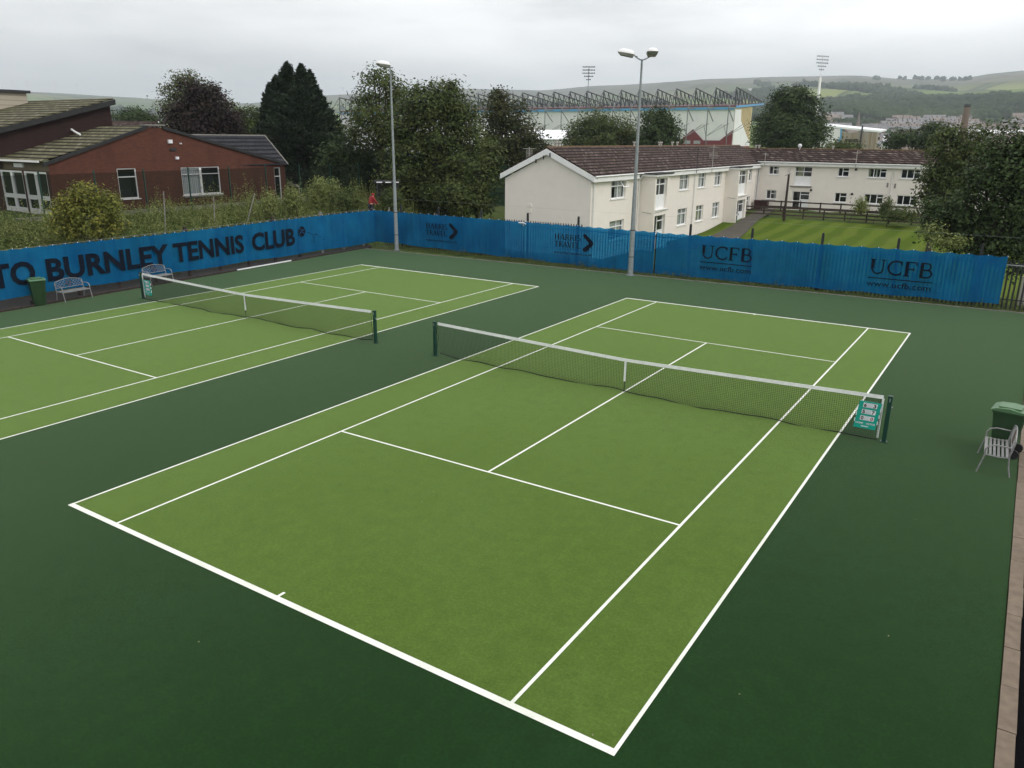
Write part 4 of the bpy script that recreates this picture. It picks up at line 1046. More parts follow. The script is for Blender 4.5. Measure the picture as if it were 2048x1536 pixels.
# timber rails
def ranch(y, x0, x1, rails, ph, label, m=M_timber):
    t = thing('timber_fence', label, 'fence', ((x0+x1)/2, y, -.6), 'timber rail fences before the far flats')
    b = MB()
    for z, w, tone in rails:
        x = x0
        while x < x1:
            xe = min(x+3.6, x1); za = hz(x, y)+z; zc = hz(xe, y)+z+random.uniform(-.02, .02); b.bar((x, y-.06, za), (xe-.02, y-.06, zc), .04, w); x = xe
    b.build('rail', m, t)
    x = x0
    while x < x1:
        b = MB(); z0 = hz(x, y); b.box(x-.055, x+.055, y-.035, y+.07, z0-.2, z0+ph); b.build('post', M_timber_dk, t); x += 1.8
ranch(57.4, -14.5, 16, [(.30, .13, 0), (.62, .13, 0), (.92, .13, 0)], 1.0, 'lower timber rail fence along the edge of the lawn')
ranch(59.8, -13.6, 16, [(.42, .12, 0), (.90, .12, 0)], .98, 'upper timber rail fence close to the far flats', M_timber_dk)
pb = at(1567, 447, -.66); pt = far(1580, 348, math.hypot(pb.x-CP.x, pb.y-CP.y))
b = MB(); b.tube([(pb.x, pb.y, -1.0), (pb.x, pb.y, pt.z-.05)], [.13, .09], 8); b.tube([(pb.x-.3, pb.y, pt.z-.15), (pb.x+.15, pb.y, pt.z+.05)], .02, 4); props(b.build('wooden_pole', M_timber_dk), 'dark wooden pole standing at the corner of the lawn', 'pole')
for i, (u, w, lab) in enumerate([(1516.5, .34, 'larger maroon bin at the corner of the far flats'), (1530, .26, 'smaller maroon bin beside the larger one')]):
    x = ony(u, 408, 61.2).x; t = thing('refuse_bin', lab, 'bin', (x, 61.2, 0), 'maroon bins by the far flats'); b = MB(); zt = ony(1520, 402.5, 61.2).z; b.box(x-w, x+w, 60.95, 61.6, -.3, zt); b.build('body', M_maroon, t); b = MB(); b.prism([(x-w-.04, 60.9, zt+.002), (x+w+.04, 60.9, zt+.002), (x+w+.04, 61.65, zt+.002), (x-w-.04, 61.65, zt+.002)], (0, 0, .1)); b.build('lid', M_maroon, t)

# ---------------------------------------------------------------- school building
def school():
    t = thing('school_building', 'low red brick building with a gable and white windows behind the mesh fence', 'building', (-42, 13, 2))
    X = -38.0; F = frame_fn((X, 0, 0), (0, 1, 0), (1, 0, 0)); ZB = 1.2
    h = [(9.47, 10.70, 2.72, 4.50), (13.80, 16.72, 2.72, 4.46), (21.38, 21.95, 2.05, 4.28)]
    holed_wall('gable_wall', F, 5.5, 22.4, ZB, 4.52, h, M_brick, t, depth=.10, top=[(5.5, 0, 4.52), (22.4, 0, 4.52), (22.1, 0, 4.52), (12.8, 0, 6.86), (11.7, 0, 6.86), (5.5, 0, 4.86)])
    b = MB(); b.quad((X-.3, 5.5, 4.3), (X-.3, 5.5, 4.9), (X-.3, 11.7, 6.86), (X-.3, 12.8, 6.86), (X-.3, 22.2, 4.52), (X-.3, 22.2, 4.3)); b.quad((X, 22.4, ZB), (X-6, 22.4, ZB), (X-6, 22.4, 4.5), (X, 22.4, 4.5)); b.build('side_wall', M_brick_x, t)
    window(t, F, *h[0], 'top', None, d=.09); w = window(t, F, *h[1], 'w_s', [(.02, .53, M_blind)], d=.09)
    b = MB(); W0, W1, z0, z1 = h[1]
    for (a, c, e, f) in (((W0+W1)/2-.07, (W0+W1)/2+.07, z0, z1), (W0, W1, z1-.52, z1-.42)): fbox(b, F, a, c, -.11, -.03, e+.06, f-.06 if f > z1-.1 else f)
    b.build('mullion', M_upvc, w)
    window(t, F, *h[2], 'top', None, d=.09, sill=False, name='door')
    b = MB(); W = h[1]; fbox(b, F, W[0], W[1]+.1, 0, .1, W[2]-.16, W[2]-.07); b.build('stone_sill', M_conc, t)
    # alarm boxes, lamps, dark stain flue
    for (u, v, r_) in ((340, 283, .14), (361, 287, .05), (354, 316, .10)):
        p = onx(u, v, X+.05); b = MB(); b.box(X, X+.12, p.y-r_, p.y+r_, p.z-r_*.8, p.z+r_*.8); b.build('alarm_box', M_card, t)
    p = onx(346, 299, X); b = MB(); b.box(X, X+.06, p.y-.25, p.y+.2, p.z-.08, p.z+.08); b.build('air_vent', M_black, t)
    # verge boards
    b = MB(); b.prism([(X-.02, 5.2, 4.90), (X-.02, 11.7, 6.98), (X-.02, 11.7, 6.80), (X-.02, 5.2, 4.72)], (.14, 0, 0)); b.prism([(X-.02, 12.8, 6.98), (X-.02, 22.5, 4.60), (X-.02, 22.5, 4.42), (X-.02, 12.8, 6.80)], (.14, 0, 0)); b.build('verge_board', M_felt, t)
    b = MB(); b.box(X-.35, X+.16, 11.55, 12.95, 6.985, 7.07); b.build('lead_cap', M_conc, t)
    # south slope
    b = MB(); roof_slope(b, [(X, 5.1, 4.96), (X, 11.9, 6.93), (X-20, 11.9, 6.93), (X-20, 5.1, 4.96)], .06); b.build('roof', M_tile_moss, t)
    b = MB(); b.box(X-16, X-.1, 5.02, 5.10, 4.93, 5.03); b.build('gutter', M_white, t)
    # slate roof to the right, ridge along y
    pr = onx(526, 273, -43.5); pl = onx(375, 273, -43.5)
    b = MB(); roof_slope(b, [(X-.3, 13, 4.50), (X+.2, 22.55, 4.44), (-43.5, pr.y+.2, pr.z), (-43.5, 12.2, pr.z)], .06); roof_slope(b, [(-49, 23, 4.5), (-43.5, pr.y+.2, pr.z), (-43.5, 12.2, pr.z), (-49, 12.2, 4.5)], .06)
    sl = b.build('slate_roof', M_tile_slate, t)
    b = MB(); b.tube([(-43.5, 12.2, pr.z+.06), (-43.5, pr.y+.2, pr.z+.06)], .07, 6); b.tube([(X+.2, 22.55, 4.50), (-43.5, pr.y+.2, pr.z+.06)], .05, 5); b.build('ridge_cap', M_conc, sl)
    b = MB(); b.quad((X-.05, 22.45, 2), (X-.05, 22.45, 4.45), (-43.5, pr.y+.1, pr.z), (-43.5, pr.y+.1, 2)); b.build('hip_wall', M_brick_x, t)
    # door wall facing the camera
    G = frame_fn((X, 5.5, 0), (-1, 0, 0), (0, -1, 0))
    dh = [(.35, 2.85, 2.0, 4.40), (3.0, 5.6, 2.0, 4.40), (7.0, 9.5, 2.6, 4.3)]
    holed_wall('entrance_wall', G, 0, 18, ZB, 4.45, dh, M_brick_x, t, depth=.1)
    b = MB(); b.quad((X, 5.5, 4.452), (X-18, 5.5, 4.452), (X-18, 5.5, 4.95), (X, 5.5, 4.95)); b.build('lintel_board', M_sand, t)
    for k, (a, c, z0, z1) in enumerate(dh[:2]):
        dd = window(t, G, a, c, z0, z1, 'dbl2', None, d=.08, sill=False, name='glazed_door', fr=.11)
        b = MB(); fbox(b, G, (a+c)/2-.13, (a+c)/2+.13, -.13, -.02, z0+.1, z1-.1); fbox(b, G, a+.1, c-.1, -.125, -.025, z0+.82, z0+1.06); fbox(b, G, a+.1, c-.1, -.125, -.025, z0+.05, z0+.3); b.build('door_rails', M_upvc, dd)
    window(t, G, *dh[2], 'w2', None, d=.08)
    b = MB(); fbox(b, G, 2.6, 3.6, 0, .1, 4.6, 4.82); b.build('canopy_lamp', M_card, t)
    b = MB(); fbox(b, G, .1, 9, .01, .6, 1.2, 1.95); b.build('ramp_wall', M_conc, t)
    # upper block
    u = t
    b = MB(); XU = -43.0; pk = (12.6, 8.45); lw = (5.75, 6.85)
    b.quad((XU, 5.4, 4.9), (XU, pk[0], 4.9), (XU, pk[0], pk[1]), (XU, 5.4, lw[1]-.1)); b.quad((XU, pk[0], 4.9), (XU-16, pk[0], 4.9), (XU-16, pk[0], pk[1]), (XU, pk[0], pk[1])); b.quad((XU, 5.4, 4.5), (XU, 5.4, 6.75), (XU-16, 5.4, 6.75), (XU-16, 5.4, 4.5)); b.build('upper_wall', M_brick_dark, u)
    b = MB(); roof_slope(b, [(XU+.3, 5.0, 6.62), (XU+.3, 12.75, 8.62), (XU-16, 12.75, 8.62), (XU-16, 5.0, 6.62)], .08); b.build('upper_roof', M_tile_moss, u)
    b = MB(); b.prism([(XU+.28, 4.95, 6.62), (XU+.28, 12.8, 8.62), (XU+.28, 12.8, 8.30), (XU+.28, 4.95, 6.32)], (.1, 0, 0)); b.build('verge_board', M_felt, u)
    b = MB(); b.tube([onx(143, 259, XU+.08), onx(150, 264, XU+.5), onx(160, 269, XU+1.2)], .07, 6); b.build('plastic_pipe', M_white, u)
    # beige clad box behind
    q = [onx(-60, 183, -52), onx(52, 183, -52), onx(55, 235, -52)]
    b = MB(); b.box(-64, -52, q[0].y, q[1].y, 4, q[1].z-.12); bx = b.build('clad_upper_storey', M_beigeclad, u)
    b = MB(); b.box(-64.2, -51.8, q[0].y-.2, q[1].y+.2, q[1].z-.118, q[1].z+.06); b.build('parapet', M_black, bx)
M_sand = plain('sandy lintel board', (.17, .14, .10), .9, .15, 3, .5)
def bclad():
    m, nt, out = nodes('beige horizontal cladding'); o = xyz(nt); f = math_(nt, 'FRACT', math_(nt, 'MULTIPLY', o[2], 3.0))
    c = mixc(nt, (.42, .37, .30), (.22, .19, .15), ramp(nt, f, [(.86, 0.), (.92, 1.)])); principled(nt, out, c, .7); return m
M_beigeclad = bclad()
school()
def mesh_fence():
    t = thing('mesh_fence', 'tall dark green mesh fence in front of the red brick building', 'fence', (-34, 12, 2))
    y = -8.6; ps = []
    while y < 36: ps.append(y); y += 2.87
    for i, y in enumerate(ps):
        z = hz(-34, y); b = MB(); b.box(-34.04, -33.96, y-.03, y+.03, z-.2, 4.62 if y < 26 else z+3); b.build('post', M_green_post, t)
    for i in range(len(ps)-1):
        b = MB(); z0 = hz(-34, ps[i]); zt = 4.48 if ps[i] < 26 else z0+2.9; b.quad((-33.95, ps[i]+.03, z0+.03), (-33.95, ps[i+1]-.03, z0+.03), (-33.95, ps[i+1]-.03, zt), (-33.95, ps[i]+.03, zt)); b.build('mesh_panel', M_mesh, t)
M_mesh = screen_mat('dark weldmesh', (.012, .016, .013), .5)
mesh_fence()
def screen_fence():
    t = thing('screen_fence', 'dark green netted screen fence behind the trees left of the flats', 'fence', (-30, 36, 0))
    xs = list(np.arange(-48, -20, 3.0))
    for x in xs: z = hz(x, 36); b = MB(); b.box(x-.04, x+.04, 35.96, 36.04, z-.2, z+3.3); b.build('post', M_green_post, t)
    for i in range(len(xs)-1): z = hz(xs[i], 36); b = MB(); b.quad((xs[i], 35.95, z), (xs[i+1], 35.95, z), (xs[i+1], 35.95, z+3.2), (xs[i], 35.95, z+3.2)); b.build('netting', M_greenscreen, t)
screen_fence()
for k, (u0, v0, v1, lean, lab) in enumerate([(327, 383, 432, 0, 'thin grey post among the weeds below the white window'), (427, 393, 432, 0, 'thin grey post among the weeds under the wide window'), (500, 388, 420, .35, 'leaning pale stake among the weeds')]):
    p = onx(u0, v0, -30.5); q = onx(u0, v1, -30.5); b = MB(); b.tube([(-30.5, q.y-lean*1.2, hz(-30.5, q.y)-.1), (-30.5, p.y+lean, p.z)], .035, 6); props(b.build('stake', M_conc), lab, 'stake')
def bungalow():
    D = 110; c = far(258, 250, D); t = thing('bungalow', 'brown roofed house with a white gable showing between brick building and copper tree', 'house', (c.x, c.y, 0))
    d = Vector((c.x-CP.x, c.y-CP.y, 0)).normalized(); s = Vector((d.y, -d.x, 0)); zr = far(258, 243, D).z; ze = zr-1.6; o = Vector((c.x, c.y, 0))
    def Q(a, f, z): p = o+s*a+d*f; return (p.x, p.y, z)
    b = MB(); b.add([Q(-5, -3, -2), Q(3, -3, -2), Q(3, 3, -2), Q(-5, 3, -2), Q(-5, -3, ze), Q(3, -3, ze), Q(3, 3, ze), Q(-5, 3, ze), Q(3, 0, zr-.1), Q(-5, 0, zr-.1)], [(0, 1, 5, 4), (1, 2, 6, 8, 5), (2, 3, 7, 6), (3, 0, 4, 9, 7)]); b.build('wall', M_white, t)
    b = MB(); roof_slope(b, [Q(-5.2, -3.4, ze-.1), Q(3.2, -3.4, ze-.1), Q(3.2, 0, zr), Q(-5.2, 0, zr)]); roof_slope(b, [Q(-5.2, 3.4, ze-.1), Q(-5.2, 0, zr), Q(3.2, 0, zr), Q(3.2, 3.4, ze-.1)]); b.build('roof', M_tile_brown, t)
    b = MB(); b.bar(Q(3.3, -3.5, ze-.1), Q(3.3, 0, zr), .08, .3); b.bar(Q(3.3, 3.5, ze-.1), Q(3.3, 0, zr), .08, .3); b.build('barge_board', M_white, t)
bungalow()

# ---------------------------------------------------------------- stadium
def stadium():
    X1, Y, S, N = -81.3, 257.5, 7.077, 26
    X0 = X1-S*N
    t = thing('football_stand', 'huge grey football stand with a row of roof trusses and claret base', 'stadium stand', (X1-60, 262, -4))
    zt = 16.65; zv = ony(1440, 281, Y).z; zp = ony(1386, 258, Y).z
    b = MB(); b.quad((X0, Y, -5), (X1, Y, -5), (X1, Y, zt), (X0, Y, zt)); b.build('cladding', M_clad, t)
    b = MB(); b.box(X0, X1, Y-.5, Y-.02, zt-.35, zt+.45); b.build('blue_band', M_blue, t)
    b = MB(); px = []
    x = ony(1466.6, 258, Y).x
    pts = [(X1-.05, zp+.3)]
    poly = [(X1-.05, -5), (X1-.05, zp)]
    xx = x-.4
    poly = [(X1+.02, -5), (X1+.02, zp-.3)]
    cx = X1
    while cx > X1-60:
        poly += [(cx-4.3, zv), (cx-S*2+4.0, zv), (cx-S*2, zp)]; cx -= S*2
    poly += [(cx-4, zv), (cx-4, -5)]
    b.add([(p[0], Y-.35, p[1]) for p in poly], [])
    # triangulate as columns
    for i in range(1, len(poly)-2):
        a, c = poly[i], poly[i+1]; b.quad((a[0], Y-.35, -5), (c[0], Y-.35, -5), (c[0], Y-.35, c[1]), (a[0], Y-.35, a[1]))
    b.build('claret_base', M_claret, t)
    for k in (1, 2, 3, 5, 7):
        xa = X1-S*2*k
        for s in (-1, 1): b = MB(); b.box(xa+s*1.8-1.2, xa+s*1.8+1.2, Y-.45, Y-.36, zv-1.2, zv-.1); b.build('window', M_steel_lt, t)
    # end wall
    def E(u, v): p = onx(u, v, X1); return (X1, p.y, p.z)
    f = E(1505, 213)
    b = MB(); b.quad((X1+.02, Y, -5), (X1+.02, f[1], -5), (X1+.02, f[1], 17.9), (X1+.02, Y, zt)); b.build('end_wall', M_beige, t)
    b = MB()
    n = 8
    for i in range(n): yy = Y+(f[1]-Y)*(.42+.56*i/n); b.box(X1+.02, X1+.10, yy, yy+.35, zv-1.5, 17.4)
    b.build('end_ribs', plain('rusty stripe', (.38, .27, .12), .7, .15, .8), t)
    b = MB(); gp = [E(1470, 219), E(1482, 219), E(1481, 241), E(1498, 285), E(1498, 292)]; gp.append((X1, Y, gp[4][2])); b.quad(*[(X1+.14, max(q[1], Y), q[2]) for q in gp]); b.build('end_cladding', M_clad, t)
    z9 = gp[4][2]; b = MB(); b.box(X1+.02, X1+.3, Y, f[1], -5, z9-.05); b.build('claret_end', M_claret, t)
    # roof deck
    b = MB(); b.prism([(X0, Y-.3, zt+.5), (X0, 288, 19.2), (X0, 288, 19.6), (X0, Y-.3, zt+1.0)], (X1-X0+.4, 0, 0)); b.build('roof_deck', plain('dull red roof deck', (.12, .065, .062), .8, .15, .3), t)
    b = MB(); b.prism([(X1+.3, Y-.3, zt+.2), (X1+.3, 288.3, 19.0), (X1+.3, 288.3, 19.5), (X1+.3, Y-.3, zt+.9)], (.3, 0, 0)); b.build('verge_trim', M_blue, t)
    # trusses
    b = MB(); pk = (257.5, 23.4); tip = (288.4, 20.0); r = .22
    def P(y, z): return (0, y, z)
    b.tube([P(*pk), P(*tip)], r, 4); b.tube([P(Y, 17.4), P(288, 19.7)], r*.8, 4); b.tube([P(*pk), P(Y, 17.3)], r*1.1, 4)
    m = 8
    for i in range(1, m):
        f0 = i/m; yt = pk[0]+(tip[0]-pk[0])*f0; ztp = pk[1]+(tip[1]-pk[1])*f0; f1 = (i-.7)/m; yb_ = Y+(288-Y)*f0; zb = 17.4+(19.7-17.4)*f0
        b.tube([P(yt, ztp), P(yb_, zb)], r*.62, 4)
        yp = pk[0]+(tip[0]-pk[0])*(i-1)/m; zp_ = pk[1]+(tip[1]-pk[1])*(i-1)/m; b.tube([P(yp, zp_), P(yb_, zb)], r*.7, 4)
    tr = b.build('roof_truss', M_steel_dk, t, xf=Matrix.Translation((X1-.1, 0, 0)))
    b = MB(); b.tube([P(*pk), P(251.3, 16.6)], .17, 5); b.tube([P(251.3, 16.6), P(251.3, 7.5), P(254.5, -4)], .17, 5); b.tube([P(251.3, 16.4), P(257.1, 12.6)], .17, 5); b.tube([P(251.3, 16.6), P(Y, 17)], .2, 5); b.tube([P(251.3, 7.6), (3.2, 257.2, 11.5)], .10, 4); b.tube([P(251.3, 7.6), (-3.2, 257.2, 11.5)], .10, 4); b.tube([P(251.3, 7.6), (5.6, 257.2, 11.9)], .08, 4)
    st = b.build('raker_column', plain('grey raker steel', (.16, .17, .185), .6, .15, 1), t, xf=Matrix.Translation((X1-.1, 0, 0)))
    for k in range(1, N+1):
        for o in (tr, st):
            c = o.copy(); COL.objects.link(c); c.parent = t; c.location = Vector(o.location)+Vector((-S*k, 0, 0))
stadium()
def stand2():
    Y = 300.; t = thing('football_stand', 'smaller white roofed stand with rust streaked corrugated side', 'stadium stand', (-10, 300, -4))
    def Q(u, v, d=0): p = ony(u, v, Y); return Vector((p.x, Y-d, p.z))
    b = MB()
    fr = [Q(1600, 249), Q(1760, 265)]; bk = [Vector((q.x, Y+14, q.z+.7)) for q in fr]
    b.prism([fr[0], fr[1], bk[1], bk[0]], (0, 0, .6)); b.build('roof', M_roof_white, t)
    b = MB(); b.prism([Q(1640, 254), Q(1682, 258.5), Q(1682, 276), Q(1672, 286), Q(1640, 300)], (0, .4, 0)); b.build('end_cladding', M_clad, t)
    b = MB(); b.prism([Q(1681, 257, .1), Q(1684, 257, .1), Q(1683, 278, .1), Q(1676, 284, .1), Q(1675, 281, .1), Q(1680, 275, .1)], (0, .3, 0)); b.build('blue_trim', M_blue, t)
    b = MB(); a, c = Q(1684, 263), Q(1757, 266); n = 46
    for i in range(n):
        x0 = a.x+(c.x-a.x)*i/n; x1 = a.x+(c.x-a.x)*(i+1)/n; d = .25*(i % 2); zt = a.z-.3; b.box(x0, x1, Y+d, Y+.6, -6, zt)
    b.build('corrugated_side', rusty(), t)
    b = MB(); q = Q(1725, 258); b.box(q.x-.25, q.x+.25, Y-.8, Y-.3, -6, q.z+1.2); b.build('drain_stack', M_black, t)
    b = MB(); q = Q(1690, 278); q2 = Q(1716, 284); b.box(q.x, q2.x, Y-.15, Y-.02, q2.z, q.z); b.build('dark_vent', M_timber_dk, t)
def rusty():
    m, nt, out = nodes('rust streaked sheet'); n = noise(nt, 1, 4, .6, mapped(nt, (.9, 1, .05)))
    c = mixc(nt, (.42, .37, .31), (.30, .20, .11), ramp(nt, n, [(.45, 0.), (.65, 1.)])); principled(nt, out, c, .8); return m
stand2()
def mast(u, vt, vb, D, rows, w, label, lampm):
    top = far(u[1], vt, D); base = far(u[0], vb, D); x, y = top.x, top.y
    z0 = terr(x, y)-1
    t = thing('floodlight_mast', label, 'floodlight mast', (x, y, z0), 'floodlight masts of the stadium')
    b = MB(); b.tube([(x, y, z0), (x, y, top.z-3)], [1.0, .42] if lampm else [.5, .16], 8); b.tube([(x, y, top.z-3), (x, y, top.z+4.4)], .14, 6); b.build('mast_pole', M_white if lampm else M_steel_lt, t)
    d = Vector((x-CP.x, y-CP.y, 0)).normalized(); s = Vector((d.y, -d.x, 0))
    if lampm: s = (s+d*.9).normalized()
    for k, n in enumerate(rows):
        b = MB(); z = top.z+4.3-k*1.15; ww = w*n/rows[0]
        b.bar(Vector((x, y, z))-s*ww/2, Vector((x, y, z))+s*ww/2, .10)
        for i in range(n): c = Vector((x, y, z+.12))+s*(-ww/2+ww*(i+.5)/n); b.obox(c-d*.15, s*.20, d*.2, (0, 0, .22))
        b.build('lamp_row', M_steel_dk, t)
mast((1177, 1177), 158, 190, 330, [8, 8, 8, 6, 3], 5.0, 'distant floodlight mast rising behind the row of trusses', False)
mast((1633, 1643), 138, 250, 335, [7, 7, 7, 5, 3], 5.8, 'tall pale floodlight mast behind the round dark tree', True)
def shed(u0, u1, vt, vb, D, label, depth=20, wm=None, rm=None, name='warehouse', cat='building', cut=None):
    a, c = far(u0, vt, D), far(u1, vt, D); d = Vector(((a.x+c.x)/2-CP.x, (a.y+c.y)/2-CP.y, 0)).normalized()*depth
    zb = far((u0+u1)/2, vb, D).z-2; t = thing(name, label, cat, ((a.x+c.x)/2, (a.y+c.y)/2, zb)); w = (c.z-zb)
    ze = zb+w*(.62 if cut is None else cut)
    a0 = Vector((a.x, a.y, zb)); c0 = Vector((c.x, c.y, zb)); u = (c0-a0); c0 = a0+u
    b = MB(); b.prism([a0, c0, c0+d, a0+d], (0, 0, ze-zb)); b.build('wall', wm or M_white, t)
    zr = (a.z+c.z)/2; m1 = Vector((0, 0, zr-zb)); e = Vector((0, 0, ze-zb+.02))
    b = MB(); o_ = -d*.03; b.add([a0+e+o_, c0+e+o_, c0+d+e, a0+d+e, a0+d*.5+m1, c0+d*.5+m1], [(0, 1, 5, 4), (1, 2, 5), (2, 3, 4, 5), (3, 0, 4), (0, 3, 2, 1)]); b.build('roof', rm or M_roof_white, t)
shed(960, 1165, 258, 292, 165, 'low white roofed building glimpsed between the trees left of the flats', 26)
shed(1765, 1790, 277, 296, 300, 'small white shed right of the rust streaked stand', 10)

# ---------------------------------------------------------------- leaves and trees
def leaf_cloud(rs, centers, radii, n_cl, n_leaf, size, spread, shell=.55, droop=0., flat=1.0, aspect=.55):
    """centers (B,3), radii (B,3); returns verts, faces, cluster points"""
    B = len(centers); vol = np.prod(radii, axis=1)**(2/3.); pr = vol/vol.sum()
    idx = rs.choice(B, n_cl, p=pr); dv = rs.normal(size=(n_cl, 3)); dv /= np.linalg.norm(dv, axis=1)[:, None]
    rr = rs.uniform(shell**3, 1., n_cl)**(1/3.)*(1+rs.normal(0, .06, n_cl))
    cl = centers[idx]+dv*radii[idx]*rr[:, None]
    per = rs.poisson(n_leaf, n_cl).clip(3); tot = per.sum(); ci = np.repeat(np.arange(n_cl), per)
    sp = spread*rs.uniform(.6, 1.5, n_cl)
    off = rs.normal(size=(tot, 3)).clip(-1.9, 1.9)*sp[ci][:, None]*np.array([1, 1, .65]); off[:, 2] -= droop*np.abs(rs.normal(size=tot))*sp[ci]
    p = cl[ci]+off
    out = (p-centers[idx][ci])/radii[idx][ci]; out /= np.linalg.norm(out, axis=1)[:, None]+1e-6
    nrm = out*.8+np.array([0, 0, .7])*flat+rs.normal(size=(tot, 3))*.55; nrm /= np.linalg.norm(nrm, axis=1)[:, None]
    t = np.cross(nrm, rs.normal(size=(tot, 3))); t /= np.linalg.norm(t, axis=1)[:, None]+1e-9; bt = np.cross(nrm, t)
    s = size*rs.uniform(.6, 1.35, tot)[:, None]
    V = np.stack([p-t*s, p-bt*s*aspect, p+t*s, p+bt*s*aspect], 1).reshape(-1, 3)
    F = np.arange(tot*4).reshape(-1, 4)
    return V, F, cl
def tree(name, label, cat, D, base_u, blobs, mat, leaf=.16, dens=1.0, seed=0, group=None, spread=.34, trunk_r=.22, droop=0., zbase=None, shell=.5, n_leaf=34, twig=True, barem=None, flat=1.0, depth=1.0):
    """blobs: (u, v, rpx, vpx[, dD]) silhouette lobes at distance D (+dD)"""
    rs = np.random.RandomState(seed+100)
    bp = far(base_u, 270, D); x0, y0 = bp.x, bp.y; z0 = terr(x0, y0) if zbase is None else zbase
    t = thing(name, label, cat, (x0, y0, z0), group)
    cs = []; rd = []
    for q in blobs:
        u, v, ru, rv = q[:4]; dd = q[4] if len(q) > 4 else rs.uniform(-.25, .25)*ru/CV[6]*D
        c = far(u, v, D+dd); rx = ru/CV[6]*(D+dd); rz = rv/CV[6]*(D+dd); cs.append((c.x, c.y, c.z)); rd.append((rx*depth, rx*depth, rz))
    cs = np.array(cs); rd = np.array(rd)
    leaf = leaf*.82; spread = spread*1.08; dens = dens*1.12; shell = min(shell, .38)
    area = (rd[:, 0]*rd[:, 2]*3.14).sum(); n_cl = max(12, int(area*dens*5.2/(n_leaf*leaf*leaf*1.1)))
    V, F, cl = leaf_cloud(rs, cs, rd, n_cl, n_leaf, leaf, spread, shell, droop, flat)
    np_mesh('crown', V, F, mat, t)
    b = MB(); top = cs[:, 2].max(); cz = float(np.average(cs[:, 2])); cc = Vector((float(np.average(cs[:, 0], weights=rd[:, 0])), float(np.average(cs[:, 1], weights=rd[:, 0])), cz))
    fork = Vector((x0, y0, z0)).lerp(Vector((cc.x, cc.y, cz)), .45); fork.x = x0*.8+cc.x*.2; fork.y = y0*.8+cc.y*.2
    b.tube([(x0, y0, z0-.3), (x0*.95+fork.x*.05, y0*.95+fork.y*.05, z0+.4), tuple(fork)], [trunk_r*1.25, trunk_r, trunk_r*.7], 8)
    tops = sorted(range(len(cs)), key=lambda i: -rd[i, 0])[:12]
    mids = []
    for i in tops:
        c = Vector(cs[i]); m = fork.lerp(c, .5)+Vector((rs.normal()*.25, rs.normal()*.25, .2)); b.tube([tuple(fork), tuple(m), tuple(c)], [trunk_r*.55, trunk_r*.35, trunk_r*.14], 6); mids.append((m, c))
    if twig:
        for j in rs.choice(len(cl), min(len(cl), 130), replace=False):
            p = Vector(cl[j]); k = min(range(len(mids)), key=lambda q: (mids[q][1]-p).length); c = mids[k][1].lerp(mids[k][0], float(rs.uniform(0, .6)))
            b.tube([tuple(c), tuple(c.lerp(p, .5)+Vector((0, 0, .12))), tuple(p)], [trunk_r*.13, trunk_r*.09, trunk_r*.04], 4, False)
    b.build('trunk', barem or M_bark, t)
    return t
G_ = 'trees behind the brick building'
tree('birch_tree', 'pale airy birch rising behind the copper beech on the left', 'tree', 92, 372, [(358, 170, 24, 24), (386, 163, 26, 20), (340, 205, 18, 34), (410, 185, 22, 24), (362, 215, 30, 30), (425, 205, 18, 20), (452, 205, 16, 12)], L_light, .17, .55, 1, G_, .42, droop=.8)
tree('copper_beech', 'dark purple copper beech behind the brick gable', 'tree', 84, 400, [(400, 205, 30, 36), (375, 235, 32, 36), (430, 225, 30, 36), (445, 250, 28, 26), (345, 250, 24, 30), (400, 262, 50, 26), (425, 180, 12, 16), (470, 245, 16, 24), (385, 180, 16, 20)], L_purple, .17, 1.0, 2, G_, .36)
tree('broadleaf_tree', 'olive green tree between the copper beech and the dark conifer', 'tree', 96, 500, [(490, 235, 26, 22), (520, 245, 22, 26), (470, 250, 20, 22), (505, 268, 36, 26), (545, 262, 20, 36)], L_mid, .18, .9, 3, G_, .4)
tree('broadleaf_tree', 'small rounded green tree above the brown roofed house at the far left', 'tree', 135, 262, [(262, 232, 26, 13), (240, 240, 14, 12), (285, 238, 20, 12), (302, 246, 14, 12)], L_dark, .22, 1.0, 4, G_, .45, twig=False)
